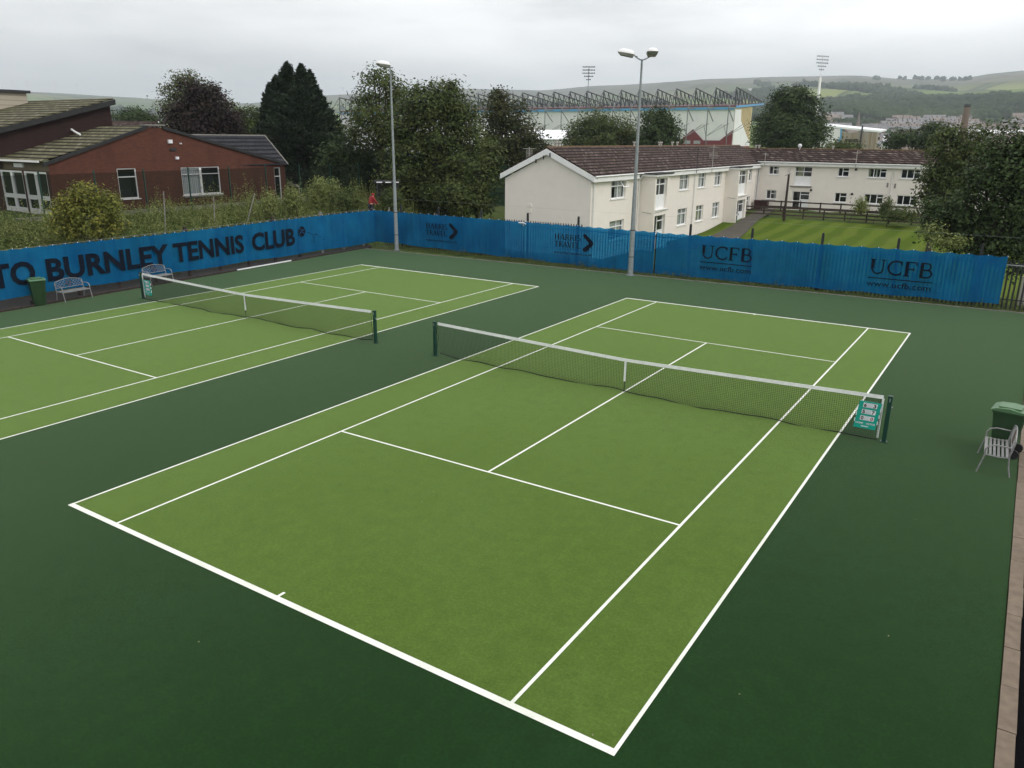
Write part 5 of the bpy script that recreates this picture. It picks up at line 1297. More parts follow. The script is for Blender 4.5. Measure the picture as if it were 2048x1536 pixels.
def conifer(name, label, D, u, vtop, vbot, w, seed, lean=0):
    rs = np.random.RandomState(seed); bp = far(u, 270, D); x0, y0 = bp.x, bp.y; z0 = terr(x0, y0); zt = far(u, vtop, D).z; zb = far(u, vbot, D).z; Hh = zt-zb; rw = w/CV[6]*D
    t = thing(name, label, 'tree', (x0, y0, z0), 'dark conifers behind the slate roof')
    b = MB(); b.tube([(x0, y0, z0-.3), (x0, y0, zt-.3)], [.28, .03], 8)
    Vs = []; n = 0; N = 900
    ph = rs.uniform(0, 6, 4)
    for i in range(N):
        f = rs.uniform(0, 1)**.85; a = rs.uniform(0, 6.283); prof = min(1, (1-f)*1.9)**.75*(1+.16*math.sin(a*3+ph[0]+f*9)+.13*math.sin(a*5+ph[1]-f*17)+.10*math.sin(f*31+ph[2]+a*2)); rr = rw*prof*(rs.uniform(.72, 1.0) if i % 3 else rs.uniform(.95, 1.2)); z = zb+Hh*f
        m = rs.randint(22, 40); L = .28+rr*.35; k = rs.uniform(0, 1, m)
        d = np.array([math.cos(a), math.sin(a), 0]); side = np.array([-d[1], d[0], 0])
        p = np.array([x0, y0, z])+d*(rr-L*(1-k))[:, None]+side*(rs.normal(0, .16, m)*(1.1-k))[:, None]+np.array([0, 0, 1])*(k**1.5*.30*(.5+f)+rs.normal(0, .07, m)-.1)[:, None]
        tt = d*.7+side*rs.normal(0, .5, m)[:, None]+np.array([0, 0, 1])*(.5+rs.normal(0, .4, m))[:, None]; tt /= np.linalg.norm(tt, axis=1)[:, None]
        nn = np.cross(tt, rs.normal(size=(m, 3))); nn /= np.linalg.norm(nn, axis=1)[:, None]; s = rs.uniform(.09, .19, m)[:, None]
        Vs.append(np.stack([p-tt*s, p-nn*s*.35, p+tt*s*1.3, p+nn*s*.35], 1).reshape(-1, 3))
        if i % 5 == 0: b.tube([(x0, y0, z-.2), tuple(np.array([x0, y0, z])+d*rr*.8)], [.04, .012], 4, False)
    V = np.concatenate(Vs); np_mesh('crown', V, np.arange(len(V)).reshape(-1, 4), L_conifer, t); b.build('trunk', M_bark, t)
for k, (u, vt, vb, w, D, lab) in enumerate([(560, 158, 360, 36, 81, 'dark conifer with its tip nearest the olive tree, left of its clump'), (584, 133, 360, 50, 79, 'tallest dark conifer tip in the clump behind the slate roof'), (611, 137, 360, 54, 78, 'dark conifer second from the right in its clump'), (640, 186, 360, 44, 77, 'dark conifer with the broad right shoulder of the clump'), (603, 180, 360, 82, 76.5, 'low broad dark conifer at the front of the clump'), (546, 176, 360, 30, 80, 'short dark conifer at the left edge of the clump'), (627, 148, 360, 38, 79.5, 'slim dark conifer tip just left of the broad right shoulder')]):
    conifer('conifer_tree', lab, D, u, vt, vb, w, 40+k)
tree('birch_tree', 'tall open topped birch behind the left lamp post', 'tree', 64, 765, [(760, 165, 36, 26), (730, 190, 22, 20), (790, 185, 26, 30), (745, 225, 46, 34), (770, 265, 50, 34), (712, 232, 20, 18), (700, 258, 16, 16), (748, 148, 12, 12), (772, 150, 10, 14)], L_mid, .135, .55, 5, 'trees behind the corner of the courts', .36, droop=.5, n_leaf=26)
tree('broadleaf_tree', 'broad dense tree right of the left lamp post', 'tree', 60, 868, [(850, 205, 44, 32), (905, 205, 34, 30), (880, 185, 26, 18), (925, 240, 34, 36), (810, 250, 44, 44), (870, 260, 60, 48), (945, 290, 32, 44), (830, 320, 60, 50), (910, 335, 56, 50), (880, 385, 60, 40), (800, 370, 40, 44), (905, 172, 12, 12)], L_mid, .14, .95, 6, 'trees behind the corner of the courts', .34)
tree('broadleaf_tree', 'low spreading tree over the far corner left of the lamp post', 'tree', 66, 705, [(700, 300, 42, 34), (665, 335, 30, 30), (740, 330, 40, 44), (700, 365, 46, 34), (760, 385, 34, 34), (668, 300, 20, 16), (655, 372, 26, 30), (720, 395, 34, 22)], L_dark, .15, .85, 7, 'trees behind the corner of the courts', .36)
tree('broadleaf_tree', 'reddish topped tree directly left of the flats gable', 'tree', 74, 1015, [(995, 205, 22, 30), (1020, 235, 34, 32), (985, 245, 28, 36), (1055, 270, 34, 26), (1010, 290, 54, 40), (1080, 300, 26, 18), (970, 320, 30, 40), (1045, 310, 40, 26), (1100, 305, 16, 12), (995, 184, 8, 12)], L_rust, .15, .85, 8, 'trees behind the corner of the courts', .38)
tree('shrubby_tree', 'bushy undergrowth tree by the gable wall of the flats', 'tree', 56, 955, [(965, 350, 34, 40), (925, 395, 44, 34), (985, 310, 20, 26), (958, 410, 26, 20)], L_mid, .13, .95, 9, 'trees behind the corner of the courts', .3)
tree('broadleaf_tree', 'green tree behind the flats roof at the middle of the stand', 'tree', 108, 1205, [(1195, 245, 36, 22), (1165, 265, 30, 22), (1235, 258, 34, 26), (1200, 280, 60, 20), (1262, 275, 20, 20), (1148, 285, 22, 18)], L_mid, .19, .95, 10, None, .45)
tree('sycamore_tree', 'dark tree just right of the tall lamp post in front of the stand', 'tree', 104, 1315, [(1315, 250, 34, 24), (1300, 232, 14, 16), (1330, 240, 20, 18), (1345, 268, 20, 16), (1300, 280, 34, 22), (1335, 285, 26, 16), (1322, 225, 8, 8)], L_dark, .2, 1.1, 11, None, .4)
tree('sycamore_tree', 'big round dark tree at the right end of the football stand', 'tree', 118, 1582, [(1580, 205, 38, 26), (1555, 235, 38, 30), (1608, 230, 38, 32), (1582, 262, 62, 34), (1630, 265, 24, 20), (1535, 275, 26, 24), (1590, 285, 50, 16), (1565, 190, 14, 12), (1598, 186, 14, 10)], L_dark, .2, 1.15, 12, None, .42)
tree('shrubby_tree', 'low green bush top over the far ridge beside the rust streaked stand', 'tree', 100, 1685, [(1685, 292, 26, 9), (1668, 296, 18, 8), (1705, 297, 14, 6)], L_mid, .17, 1.0, 13, None, .3, twig=False)
tree('broadleaf_tree', 'dark tree behind the far ridge left of the mill chimney', 'tree', 128, 1820, [(1815, 275, 34, 14), (1785, 288, 20, 10), (1845, 280, 24, 18), (1870, 268, 18, 20), (1855, 256, 10, 10)], L_dark, .21, 1.1, 14, None, .4)
tree('broadleaf_tree', 'olive tree in front of the right end of the far flats', 'tree', 60, 1895, [(1885, 290, 24, 28), (1920, 300, 34, 34), (1890, 340, 34, 34), (1868, 365, 22, 30), (1925, 360, 44, 40), (1885, 400, 40, 30), (1960, 290, 30, 34), (1900, 262, 14, 14)], L_mid, .125, .8, 15, 'trees at the right edge', .28)
tree('broadleaf_tree', 'nearest large dark tree overhanging the right end of the back banner', 'tree', 44, 2010, [(2020, 288, 34, 34), (2050, 300, 30, 40), (1990, 300, 20, 18), (2040, 340, 50, 44), (1975, 345, 40, 38), (1985, 395, 56, 48), (2040, 410, 50, 60), (1930, 420, 50, 36), (1880, 440, 34, 24), (1960, 460, 60, 34), (2035, 470, 40, 36), (1900, 468, 44, 22), (2075, 370, 50, 70), (1868, 410, 18, 14), (1990, 497, 50, 22), (1935, 490, 40, 20), (2040, 520, 30, 26), (1850, 430, 16, 12)], L_dark, .115, .72, 16, 'trees at the right edge', .25, depth=.8, shell=.3)
tree('shrubby_tree', 'light green bush just above the right end of the back banner', 'shrub', 41, 1868, [(1862, 462, 14, 12), (1880, 478, 22, 14), (1900, 485, 22, 10)], L_weed, .08, .8, 17, None, .18, twig=False, trunk_r=.04)
tree('shrub', 'yellow leaved shrub on the bank before the glazed doors', 'shrub', 41, 175, [(175, 395, 30, 26), (140, 415, 28, 34), (212, 415, 26, 30), (175, 440, 50, 34), (130, 450, 26, 24), (228, 450, 22, 24), (160, 376, 10, 8), (188, 378, 9, 10), (225, 402, 8, 12)], L_yellow, .085, .62, 18, None, .13, trunk_r=.05, n_leaf=16)
for k, (u, v, ru, rv, D, m, lab) in enumerate([(1722, 408, 10, 14, 76, L_weed, 'thin grassy bush against the far flats left of the wide window'), (1772, 410, 9, 18, 76, L_mid, 'spiky bush by the downpipe of the far flats'), (1800, 425, 26, 12, 74, L_mid, 'sprawling bush over the timber rails'), (650, 380, 30, 26, 56, L_weed, 'tall leafy shrub on the bank left of the red jacket'), (690, 398, 22, 22, 54, L_mid, 'darker leafy shrub beside the red jacket'), (585, 395, 12, 22, 52, L_weed, 'upright weedy shrub by the end of the brick building'), (782, 395, 20, 20, 54.5, L_mid, 'leafy shrub in front of the dark store by the lamp post'), (540, 400, 10, 20, 50, L_weed, 'slim weedy shrub in front of the end door')]):
    tree('shrub', lab, 'shrub', D, u, [(u, v, ru, rv), (u-ru*.5, v+rv*.6, ru*.8, rv*.7), (u+ru*.5, v+rv*.5, ru*.7, rv*.8)], m, .085, .7, 60+k, None, .17, trunk_r=.03, twig=False, n_leaf=16)

# weeds on the banks (stuff)
def weeds(name, N, xr, yr, hr, mat, seed, label, lw=.05, leaves=12, cond=None, zf=None):
    rs = np.random.RandomState(seed); Vs = []
    x = rs.uniform(*xr, N); y = rs.uniform(*yr, N)
    if cond is not None: k = cond(x, y, rs); x, y = x[k], y[k]
    z = H(x, y)-.02; n = len(x); cn = .5+.5*np.sin(x*1.9+y*.7)*np.sin(y*1.3-x*.5); h = rs.uniform(*hr, n)*(.45+.75*cn)
    h *= np.where(rs.uniform(size=n) < .05, 1.6, 1.)
    m = leaves; f = rs.uniform(.05, 1, (n, m)); a = rs.uniform(0, 6.28, (n, m)); ln = rs.uniform(-.25, .25, (n, 2))
    bx = x[:, None]+ln[:, :1]*f*h[:, None]+rs.normal(0, .05, (n, m)); by = y[:, None]+ln[:, 1:]*f*h[:, None]+rs.normal(0, .05, (n, m)); bz = z[:, None]+f*h[:, None]
    L = (.09+.10*rs.uniform(size=(n, m)))*(1.3-f)*(.5+h[:, None]*.5)
    d = np.stack([np.cos(a), np.sin(a), rs.uniform(.1, 1.1, (n, m))], -1); d /= np.linalg.norm(d, axis=-1, keepdims=True); s = np.stack([-np.sin(a), np.cos(a), np.zeros_like(a)], -1)
    p = np.stack([bx, by, bz], -1); V = np.stack([p, p+d*(L*.5)[..., None]+s*lw*.5, p+d*L[..., None], p+d*(L*.5)[..., None]-s*lw*.5], 2).reshape(-1, 3)
    # stems
    w = .006; st = np.stack([np.stack([x-w, y, z], -1), np.stack([x+w, y, z], -1), np.stack([x+w*.5+ln[:, 0]*h, y+ln[:, 1]*h, z+h], -1), np.stack([x-w*.5+ln[:, 0]*h, y+ln[:, 1]*h, z+h], -1)], 1).reshape(-1, 3)
    V = np.concatenate([V, st]); o = np_mesh(name, V, np.arange(len(V)).reshape(-1, 4), mat); props(o, label, 'weeds', kind='stuff')
weeds('weeds', 6500, (-34, -26.5), (-9, 32), (.35, 1.15), L_weed, 5, 'tall green weeds covering the bank behind the left banner', .07, 16)
weeds('tall_weeds', 900, (-33.5, -27), (-8, 26), (1.3, 1.9), L_weed, 15, 'wispy taller weed stalks standing above the bank', .05, 22)
weeds('rough_grass', 9000, (-34, -25.6), (-9, 30), (.12, .45), L_grassy, 6, 'rank grass under the weeds on the left bank', .03, 8)
weeds('grass_strip', 5200, (-24.3, 9), (17.85, 19.9), (.08, .30), L_grassy, 7, 'rough grass strip at the foot of the back fence', .03, 7, cond=lambda x, y, rs: y > 17.75+.045*(x+5)+rs.uniform(0, .25, len(x)))
weeds('moss_strip', 1600, (-26.6, -23.6), (-10, 18), (.03, .10), L_grassy, 8, 'thin moss and litter along the soil strip under the left banner', .03, 4, cond=lambda x, y, rs: x < -23.74-.068*(y+4.54))
weeds('rough_grass', 2600, (-22, 14), (19.6, 26), (.15, .5), L_grassy, 9, 'rough grass on the slope beyond the back fence', .03, 7)

def litter():
    rs = np.random.RandomState(9); n = 90; x = np.where(rs.uniform(size=n) < .4, rs.uniform(-23, 8.8, n), rs.uniform(-4, 8.8, n)); y = rs.uniform(-14, 17.3, n); s = rs.uniform(.008, .022, n); a = rs.uniform(0, 6.28, n); Vs = []
    for k in range(4):
        t = a+k*math.pi/2; Vs.append(np.stack([x+np.cos(t)*s*(1 if k % 2 else .5), y+np.sin(t)*s*(1 if k % 2 else .5), .014+.004*(k % 2)+0*x], -1))
    V = np.stack(Vs, 1).reshape(-1, 3); o = np_mesh('leaf_litter', V, np.arange(n*4).reshape(-1, 4), plain('dry pale litter', (.30, .28, .18), .9, .5, 9)); props(o, 'tiny pale bits of leaf litter scattered on the courts', 'litter', kind='stuff')
litter()

# ---------------------------------------------------------------- person, vehicle shed by the corner
def person():
    D = 51.5; p = far(741, 400, D); x, y = p.x, p.y; zt = far(741, 387, D).z; z0 = zt-1.62
    t = thing('person', 'person in a red hooded jacket bending forward behind the corner of the banners', 'person', (x, y, z0))
    def skin(name, V, Eg, Rr, m, par, root=0, lv=2):
        me = bpy.data.meshes.new(name); me.from_pydata([tuple(Vector(v)) for v in V], Eg, [])
        o = bpy.data.objects.new(name, me); COL.objects.link(o); md = o.modifiers.new('s', 'SKIN'); 
        for i, r in enumerate(Rr): me.skin_vertices[0].data[i].radius = (r, r)
        me.skin_vertices[0].data[root].use_root = True
        sb = o.modifiers.new('b', 'SUBSURF'); sb.levels = lv; sb.render_levels = lv
        dg = bpy.context.evaluated_depsgraph_get(); m2 = bpy.data.meshes.new_from_object(o.evaluated_get(dg)); bpy.data.objects.remove(o)
        m2.name = name; m2.materials.clear(); m2.materials.append(m); n = bpy.data.objects.new(name, m2); COL.objects.link(n); n.parent = par; n.rotation_euler = (0, 0, R(70)); ORG[n.as_pointer()] = Vector((x, y, z0)); return n
    # local: x forward, z up
    V = [(0, 0, .92), (.04, 0, 1.10), (.12, 0, 1.34), (.17, 0, 1.46), (.22, 0, 1.56), (.10, .18, 1.36), (.22, .24, 1.10), (.38, .18, .95), (.44, .17, .88), (.10, -.18, 1.36), (.24, -.22, 1.10), (.42, -.14, 1.0), (.49, -.12, .94),
         (0, .10, .86), (.05, .11, .48), (0, .12, .08), (.13, .12, .03), (0, -.10, .86), (.02, -.11, .48), (-.03, -.12, .08), (.10, -.12, .03), (.24, 0, 1.63)]
    Eg = [(0, 1), (1, 2), (2, 3), (3, 4), (4, 21), (2, 5), (5, 6), (6, 7), (7, 8), (2, 9), (9, 10), (10, 11), (11, 12), (0, 13), (13, 14), (14, 15), (15, 16), (0, 17), (17, 18), (18, 19), (19, 20)]
    Rr = [.14, .13, .14, .06, .095, .06, .045, .035, .03, .06, .045, .035, .03, .09, .065, .045, .035, .09, .065, .045, .035, .07]
    body = skin('body', V, Eg, Rr, M_skin, t)
    J = [0, 1, 2, 3, 5, 6, 7, 9, 10, 11]; mp = {j: i for i, j in enumerate(J)}; skin('jacket', [V[j] for j in J], [(mp[a], mp[c]) for a, c in Eg if a in mp and c in mp], [.17, .165, .175, .10, .085, .07, .055, .085, .07, .055], M_red, t)
    J = [0, 13, 14, 15, 17, 18, 19]; mp = {j: i for i, j in enumerate(J)}; skin('trousers', [V[j] for j in J], [(mp[a], mp[c]) for a, c in Eg if a in mp and c in mp], [.155, .11, .085, .065, .11, .085, .065], M_cloth, t)
    J = [3, 4, 21]; skin('hood', [(V[3][0]-.02, 0, V[3][2]), (V[4][0]-.03, 0, V[4][2]), (V[21][0]-.03, 0, V[21][2]+.01)], [(0, 1), (1, 2)], [.09, .125, .10], M_red, t)
person()
def van():
    D = 57; a, c = far(754, 363, D), far(789, 363, D); s = (c-a); s.z = 0; s.normalize(); d = Vector((-s.y, s.x, 0)); L = (c-a).length; z1 = a.z; z0 = hz(a.x, a.y); o = Vector((a.x, a.y, 0)); t = thing('garden_store', 'dark open sided store with a broken white strip along its roof edge', 'shed', (a.x, a.y, z0))
    def Q(u, f, z): p = o+s*u+d*f; return Vector((p.x, p.y, z))
    b = MB(); b.prism([Q(-.2, 0, z1-.12), Q(L+.4, 0, z1-.12), Q(L+.4, 2.2, z1-.12), Q(-.2, 2.2, z1-.12)], (0, 0, .12)); rf = b.build('roof', M_felt, t)
    for k in (0, .52, .95): b = MB(); b.obox(Q(L*k+.15, -.05, z1-.05), s*.2, d*.03, (0, 0, .035)); b.build('white_strip', M_card, rf)
    b = MB(); b.prism([Q(0, 2.0, z0-.3), Q(L+.2, 2.0, z0-.3), Q(L+.2, 2.1, z0-.3), Q(0, 2.1, z0-.3)], (0, 0, z1-z0+.15)); b.build('back_wall', M_black, t)
    for u in (0, L+.2): b = MB(); b.obox(Q(u, .05, (z0+z1)/2-.15), s*.05, d*.05, (0, 0, (z1-z0)/2+.0)); b.build('post', M_black, t)
van()
def slat():
    D = 60; a, c = far(706, 385, D), far(738, 385, D); t = thing('slatted_fence', 'short brown slatted panel left of the red jacket', 'fence', tuple(a)); s = (c-a); L = s.length; s.normalize()
    b = MB(); z1 = a.z
    for k in range(9): q = a+s*(L*k/8); b.box(q.x-.05, q.x+.05, q.y-.02, q.y+.02, z1-1.5, z1)
    b.build('slats', plain('orange brown slats', (.16, .085, .05), .9, .3, 4), t); b = MB(); b.bar(a+Vector((0, .05, -.3)), c+Vector((0, .05, -.3)), .05); b.bar(a+Vector((0, .05, -1.2)), c+Vector((0, .05, -1.2)), .05); b.build('rail', M_timber_dk, t)
slat()
b = MB(); p, q = far(577, 366, 57), far(598, 373, 57); b.bar(p, q, .25, .12); b.tube([q, Vector((q.x, q.y, hz(q.x, q.y)))], .04, 5); props(b.build('canopy_edge', M_conc), 'small pale canopy edge sticking out right of the brick building', 'canopy')

# ---------------------------------------------------------------- far town and woods
def zg(x, y): 
    r = math.hypot(x-CP.x, y-CP.y); return terr(x, y)+und(x, y, r)
def terrace_proto(L, W, h, wm, rm, n):
    t = thing('terraced_row', '', 'houses', (0, 0, 0), 'terraced rows of the town on the right')
    b = MB(); b.box(-L/2, L/2, -W/2, W/2, -6, h); b.build('wall', wm, t)
    b = MB(); r = W*.42; b.add([(-L/2-.2, -W/2-.3, h), (L/2+.2, -W/2-.3, h), (L/2+.2, W/2+.3, h), (-L/2-.2, W/2+.3, h), (-L/2-.2, 0, h+r), (L/2+.2, 0, h+r)], [(0, 1, 5, 4), (1, 2, 5), (2, 3, 4, 5), (3, 0, 4)]); rf = b.build('roof', rm, t)
    for i in range(n): b = MB(); x = -L/2+L*(i+.5)/n; b.box(x-.55, x+.55, -.45, .45, h+r-.8, h+r+1.2); b.build('chimney', M_brick_chim, rf)
    return t
protos = [terrace_proto(34, 9, 5.8, M_terr_wall, M_terr_roof, 5), terrace_proto(22, 9, 5.8, M_terr_wall, M_terr_roof2, 3), terrace_proto(12, 8.5, 5.5, M_white, M_terr_roof, 1), terrace_proto(46, 9, 5.8, M_terr_wall, M_terr_roof, 7)]
used = [0]*4
def put_house(k, x, y, rz, label):
    o = protos[k] if not used[k] else copy_tree(protos[k]); used[k] = 1
    o.location = (x, y, zg(x, y)); o.rotation_euler = (0, 0, rz); o['label'] = label
rs = random.Random(5); cnt = 0
tones = {0: 'grey slate terrace row', 1: 'short brown roofed terrace', 2: 'pale detached house', 3: 'long slate terrace row'}
for D in (480, 520, 560, 600, 640, 685, 730, 775, 825, 875, 925, 975, 1025, 1075, 1125):
    u = 1650+rs.uniform(0, 12)
    while u < 2075:
        k = rs.choice([0, 1, 1, 1, 3, 2, 2, 0]); Lw = [34, 22, 12, 46][k]; p = far(u, 270, D+rs.uniform(-22, 22))
        keep = .9 if D < 900 else (.92 if 1770 < u < 1940 else .3)
        if 1700 > u and D > 800: keep = .6
        sp = 1.
        if rs.random() < keep:
            az = math.atan2(p.x-CP.x, p.y-CP.y); c_ = rs.choice([0, .2, -.15, 1.35, 1.5, 1.7, .8]); rz = -az+c_; where = 'near the mill chimney' if u > 1880 else ('below the wooded hill' if D > 850 else 'beyond the rust streaked stand')
            dep = 'far' if D > 850 else ('middle' if D > 680 else 'near'); turn = 'gable on' if abs(c_) > 1 else 'side on'
            if abs(c_) > 1: sp = max(.34, 11/Lw)
            put_house(k, p.x, p.y, rz, f'{tones[k]} {turn} in the {dep} town {where}')
        u += Lw*sp/D*CV[6]*rs.uniform(.95, 1.35)
for D in (1250, 1330, 1420):
    for _ in range(6):
        u = rs.uniform(1890, 2045); p = far(u, 240, D); put_house(2, p.x, p.y, rs.uniform(0, 3), 'pale detached house among the trees on the hillside above the chimney')
for D, u in ((2300, 1640), (2350, 1655), (2400, 1500), (3000, 1060), (2600, 40), (2650, 105), (2500, 112)):
    p = far(u, 200, D); put_house(2, p.x, p.y, .4, 'white farm house far off on the open hillside')
def shed2(u, D, L, W, h, label, rm):
    p = far(u, 262, D); az = math.atan2(p.x-CP.x, p.y-CP.y); t = thing('warehouse', label, 'industrial building', (0, 0, 0), 'long low sheds in the town')
    b = MB(); b.box(-L/2, L/2, -W/2, W/2, -8, h); b.build('wall', M_clad, t); b = MB(); b.add([(-L/2, -W/2-.3, h), (L/2, -W/2-.3, h), (L/2, W/2, h), (-L/2, W/2, h), (-L/2, 0, h+2.2), (L/2, 0, h+2.2)], [(0, 1, 5, 4), (1, 2, 5), (2, 3, 4, 5), (3, 0, 4)]); b.build('roof', rm, t)
    t.location = (p.x, p.y, zg(p.x, p.y)); t.rotation_euler = (0, 0, -az+.08)
shed2(1748, 520, 30, 16, 5, 'pale shed in the town just right of the rust streaked stand', M_roof_white)
shed2(1775, 560, 42, 18, 6, 'long pale industrial shed left of the dark slate houses', M_roof_white)
shed2(1812, 590, 34, 18, 6, 'white industrial shed in the middle of the town', M_roof_white)
shed2(1850, 570, 44, 16, 5, 'longest pale shed left of the mill chimney', M_roof_white)
shed2(2005, 640, 60, 24, 9, 'pale mill building right of the mill chimney', M_roof_white)
shed2(1968, 520, 26, 20, 8, 'blue grey roofed hall right beside the mill chimney', M_terr_roof)
def chimney():
    D = 420; p = far(1925, 270, D); top = far(1935, 208, D); t = thing('mill_chimney', 'tall tapering brown brick mill chimney with a dark cap', 'chimney', (p.x, p.y, zg(p.x, p.y)))
    z0 = zg(p.x, p.y)-3; b = MB(); b.tube([(p.x, p.y, z0), (p.x, p.y, top.z-1)], [2.4, 1.15], 10, smooth=False); b.build('stack', M_brick_chim, t)
    b = MB(); b.tube([(p.x, p.y, top.z-1.4), (p.x, p.y, top.z-.8), (p.x, p.y, top.z)], [1.2, 1.5, 1.3], 10, smooth=False); b.build('cap', M_black, t)
chimney()
def church():
    D = 760; p = far(1714, 262, D); z0 = zg(p.x, p.y); zt = far(1714, 224, D).z; t = thing('church', 'brown church with a thin spire before the wooded hill', 'church', (p.x, p.y, z0))
    b = MB(); b.box(p.x-2, p.x+2, p.y-2, p.y+2, z0-6, z0+(zt-z0)*.5); b.build('tower', M_terr_wall, t); b = MB(); b.tube([(p.x, p.y, z0+(zt-z0)*.5), (p.x, p.y, zt)], [1.9, .12], 6, smooth=False); b.build('spire', M_terr_roof2, t)
    b = MB(); b.prism([(p.x+3, p.y-4.5, z0-6), (p.x+24, p.y-4.5, z0-6), (p.x+24, p.y+4.5, z0-6), (p.x+3, p.y+4.5, z0-6)], (0, 0, 14)); b.build('nave', M_terr_wall, t); b = MB(); b.add([(p.x+3, p.y-5, z0+8.01), (p.x+24.5, p.y-5, z0+8.01), (p.x+24.5, p.y+5, z0+8.01), (p.x+3, p.y+5, z0+8.01), (p.x+3, p.y, z0+13), (p.x+24.5, p.y, z0+13)], [(0, 1, 5, 4), (1, 2, 5), (2, 3, 4, 5), (3, 0, 4)]); b.build('nave_roof', M_terr_roof, t)
church()
for lab, u, D in (('first faint wind turbine from the left on the skyline', 30, 4300), ('second faint wind turbine from the left on the skyline', 60, 4300), ('third faint wind turbine from the left on the skyline', 113, 4300), ('right hand faint wind turbine on the skyline', 157, 4300)):
    p = far(u, 200, D); z = zg(p.x, p.y); t = thing('wind_turbine', lab, 'wind turbine', (p.x, p.y, z), 'wind turbines on the left skyline'); hh = 45
    b = MB(); b.tube([(p.x, p.y, z-5), (p.x, p.y, z+hh)], [1.6, .9], 6); b.build('tower', M_white, t); d = Vector((p.x-CP.x, p.y-CP.y, 0)).normalized(); s = Vector((d.y, -d.x, 0))
    a0 = u*.7
    for k in range(3): a = a0+k*2.094; c = Vector((p.x, p.y, z+hh))-d*2; b = MB(); b.tube([c, c+s*math.cos(a)*20+Vector((0, 0, math.sin(a)*20))], [.9, .2], 4); b.build('blade', M_white, t)
def wood_mat():
    m, nt, out = nodes('distant woodland'); g = nt.nodes.new('ShaderNodeNewGeometry')
    c = mixc(nt, (.010, .024, .010), (.040, .064, .020), ramp(nt, noise(nt, .006, 5, .6), [(.38, 0.), (.64, 1.)]))
    c = mixc(nt, c, (.055, .075, .025), math_(nt, 'MULTIPLY', g.outputs['Random Per Island'], .35))
    principled(nt, out, c, 1., Specular_IOR_Level=.1); return m
def woods():
    rs = np.random.RandomState(3)
    ico = bmesh.new(); bmesh.ops.create_icosphere(ico, subdivisions=2, radius=1); IV = np.array([v.co[:] for v in ico.verts]); IF = np.array([[v.index for v in f.verts] for f in ico.faces]); ico.free()
    pts = []
    def add(n, u0, u1, d0, d1, sz, thr):
        k = 0
        while k < n:
            u = rs.uniform(u0, u1); D = math.sqrt(rs.uniform(d0*d0, d1*d1)); p = far(u, 250, D)
            q = math.sin(p.x*.006+1)*math.cos(p.y*.0043)+.5*math.sin(p.x*.019+p.y*.013)
            k += 1
            if q < thr or (thr < -.5 and math.sin(p.x*.011+2)*math.sin(p.y*.008+1.) > .62): continue
            pts.append((p.x, p.y, zg(p.x, p.y), rs.uniform(*sz)))
    add(5000, 1480, 2150, 1150, 1720, (5.5, 9), -1.0)
    add(1300, 1480, 2150, 1700, 2500, (5, 9), .62)
    add(650, 1640, 2150, 440, 1080, (3, 6), -.3)
    add(1500, 900, 1560, 1100, 2600, (6, 10), .3)
    add(1100, -100, 720, 1100, 2600, (6, 10), .45)
    add(500, 1500, 2150, 2500, 3800, (6, 10), .7)
    P = np.array(pts); N = len(P); s = P[:, 3]; jit = 1+rs.normal(0, .22, (N, len(IV)))
    V = IV[None]*jit[..., None]*s[:, None, None]*np.array([1, 1, .95]); V = V+P[:, None, :3]+np.array([0, 0, 1])*(s*.6)[:, None, None]
    F = IF[None]+np.arange(N)[:, None, None]*len(IV)
    o = np_mesh('woodland', V.reshape(-1, 3), F.reshape(-1, 3), wood_mat(), smooth=True); props(o, 'dark woods spreading over the distant hillsides', 'woodland', kind='stuff')
woods()

# ---------------------------------------------------------------- haze, light, sky, camera
def haze():
    m = bpy.data.materials.new('pale haze'); m.use_nodes = True; nt = m.node_tree; nt.nodes.clear(); out = nt.nodes.new('ShaderNodeOutputMaterial')
    v = nt.nodes.new('ShaderNodeVolumePrincipled'); v.inputs['Color'].default_value = (.82, .92, 1, 1); v.inputs['Density'].default_value = HAZE_D; v.inputs['Anisotropy'].default_value = .2
    nt.links.new(v.outputs[0], out.inputs['Volume'])
    b = MB(); b.box(-8200, 8200, -8200, 8200, -1400, 620); o = b.build('haze', m); props(o, kind='stuff'); o.display_type = 'WIRE'
HAZE_D = 2.2e-4
haze()
SUN_EL, SUN_AZ = 42, 98   # azimuth clockwise from +y
w = bpy.data.worlds.new('World'); SC.world = w; w.use_nodes = True; nt = w.node_tree; nt.nodes.clear()
wo = nt.nodes.new('ShaderNodeOutputWorld'); bg = nt.nodes.new('ShaderNodeBackground'); bg.inputs['Strength'].default_value = .1
sky = nt.nodes.new('ShaderNodeTexSky'); sky.sky_type = 'NISHITA'; sky.sun_disc = False; sky.sun_elevation = R(SUN_EL); sky.sun_rotation = R(SUN_AZ)
tc = nt.nodes.new('ShaderNodeTexCoord'); vec = tc.outputs['Generated']; o = xyz(nt, vec)
n1 = noise(nt, 2.2, 7, .55, mapped(nt, (1, 1, 4.5), (0, 0, 1.1), vec)); n2 = noise(nt, 5.0, 6, .6, mapped(nt, (1, 1, 6), (0, 0, .3), vec))
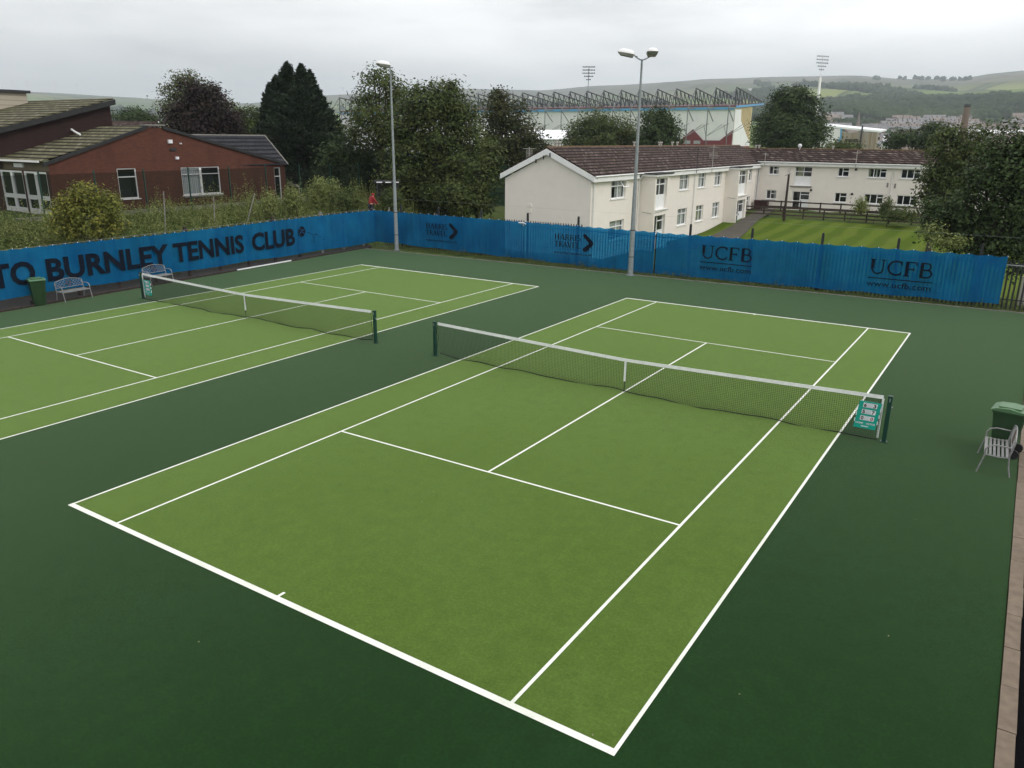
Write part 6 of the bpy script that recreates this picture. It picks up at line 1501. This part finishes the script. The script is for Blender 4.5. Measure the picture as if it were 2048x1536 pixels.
cl = ramp(nt, n1, [(.36, (6.6, 6.55, 6.5)), (.50, (9.2, 9.1, 8.95)), (.62, (10.6, 10.4, 10.2))])
cl = mixc(nt, cl, (7.1, 7.05, 7.0), math_(nt, 'MULTIPLY', ramp(nt, n2, [(.50, 0.), (.72, 1.)]), .5))
grad = ramp(nt, o[2], [(0., 2.05), (.12, 2.0), (.30, 1.55), (1., 1.85)])
cl = mixc(nt, cl, grad, 1.0, 'MULTIPLY')
# the cloud is darker towards the left of the view (west)
side = math_(nt, 'ADD', math_(nt, 'MULTIPLY', o[0], math.cos(CV[3])), math_(nt, 'MULTIPLY', o[1], -math.sin(CV[3])))
cl = mixc(nt, cl, ramp(nt, math_(nt, 'MULTIPLY_ADD', side, .5, .5), [(.10, .70), (.32, .80), (.50, .98), (.9, 1.0)]), 1.0, 'MULTIPLY')
fin = mixc(nt, sky.outputs[0], cl, .96)
nt.links.new(fin, bg.inputs[0]); nt.links.new(bg.outputs[0], wo.inputs[0])
sd = bpy.data.lights.new('sun', 'SUN'); sd.energy = 1.15; sd.angle = R(22); sd.color = (1, .96, .9)
so = bpy.data.objects.new('sun', sd); COL.objects.link(so)
sv = Vector((math.sin(R(SUN_AZ))*math.cos(R(SUN_EL)), math.cos(R(SUN_AZ))*math.cos(R(SUN_EL)), math.sin(R(SUN_EL))))
so.rotation_euler = sv.to_track_quat('Z', 'Y').to_euler(); so.location = (0, 0, 40)
cd = bpy.data.cameras.new('camera'); co = bpy.data.objects.new('camera', cd); COL.objects.link(co); SC.camera = co
cd.sensor_width = 36; cd.sensor_fit = 'HORIZONTAL'; cd.lens = CV[6]/2048*36; cd.clip_start = .1; cd.clip_end = 20000
mw = Matrix((AX, AY, -AF)).transposed().to_4x4(); mw.translation = CP; co.matrix_world = mw
SC.view_settings.view_transform = 'Standard'; SC.view_settings.look = 'None'; SC.view_settings.exposure = 0.0; SC.view_settings.gamma = 1
SC.cycles.max_bounces = 6; SC.cycles.diffuse_bounces = 3; SC.cycles.transparent_max_bounces = 12; SC.cycles.volume_bounces = 0
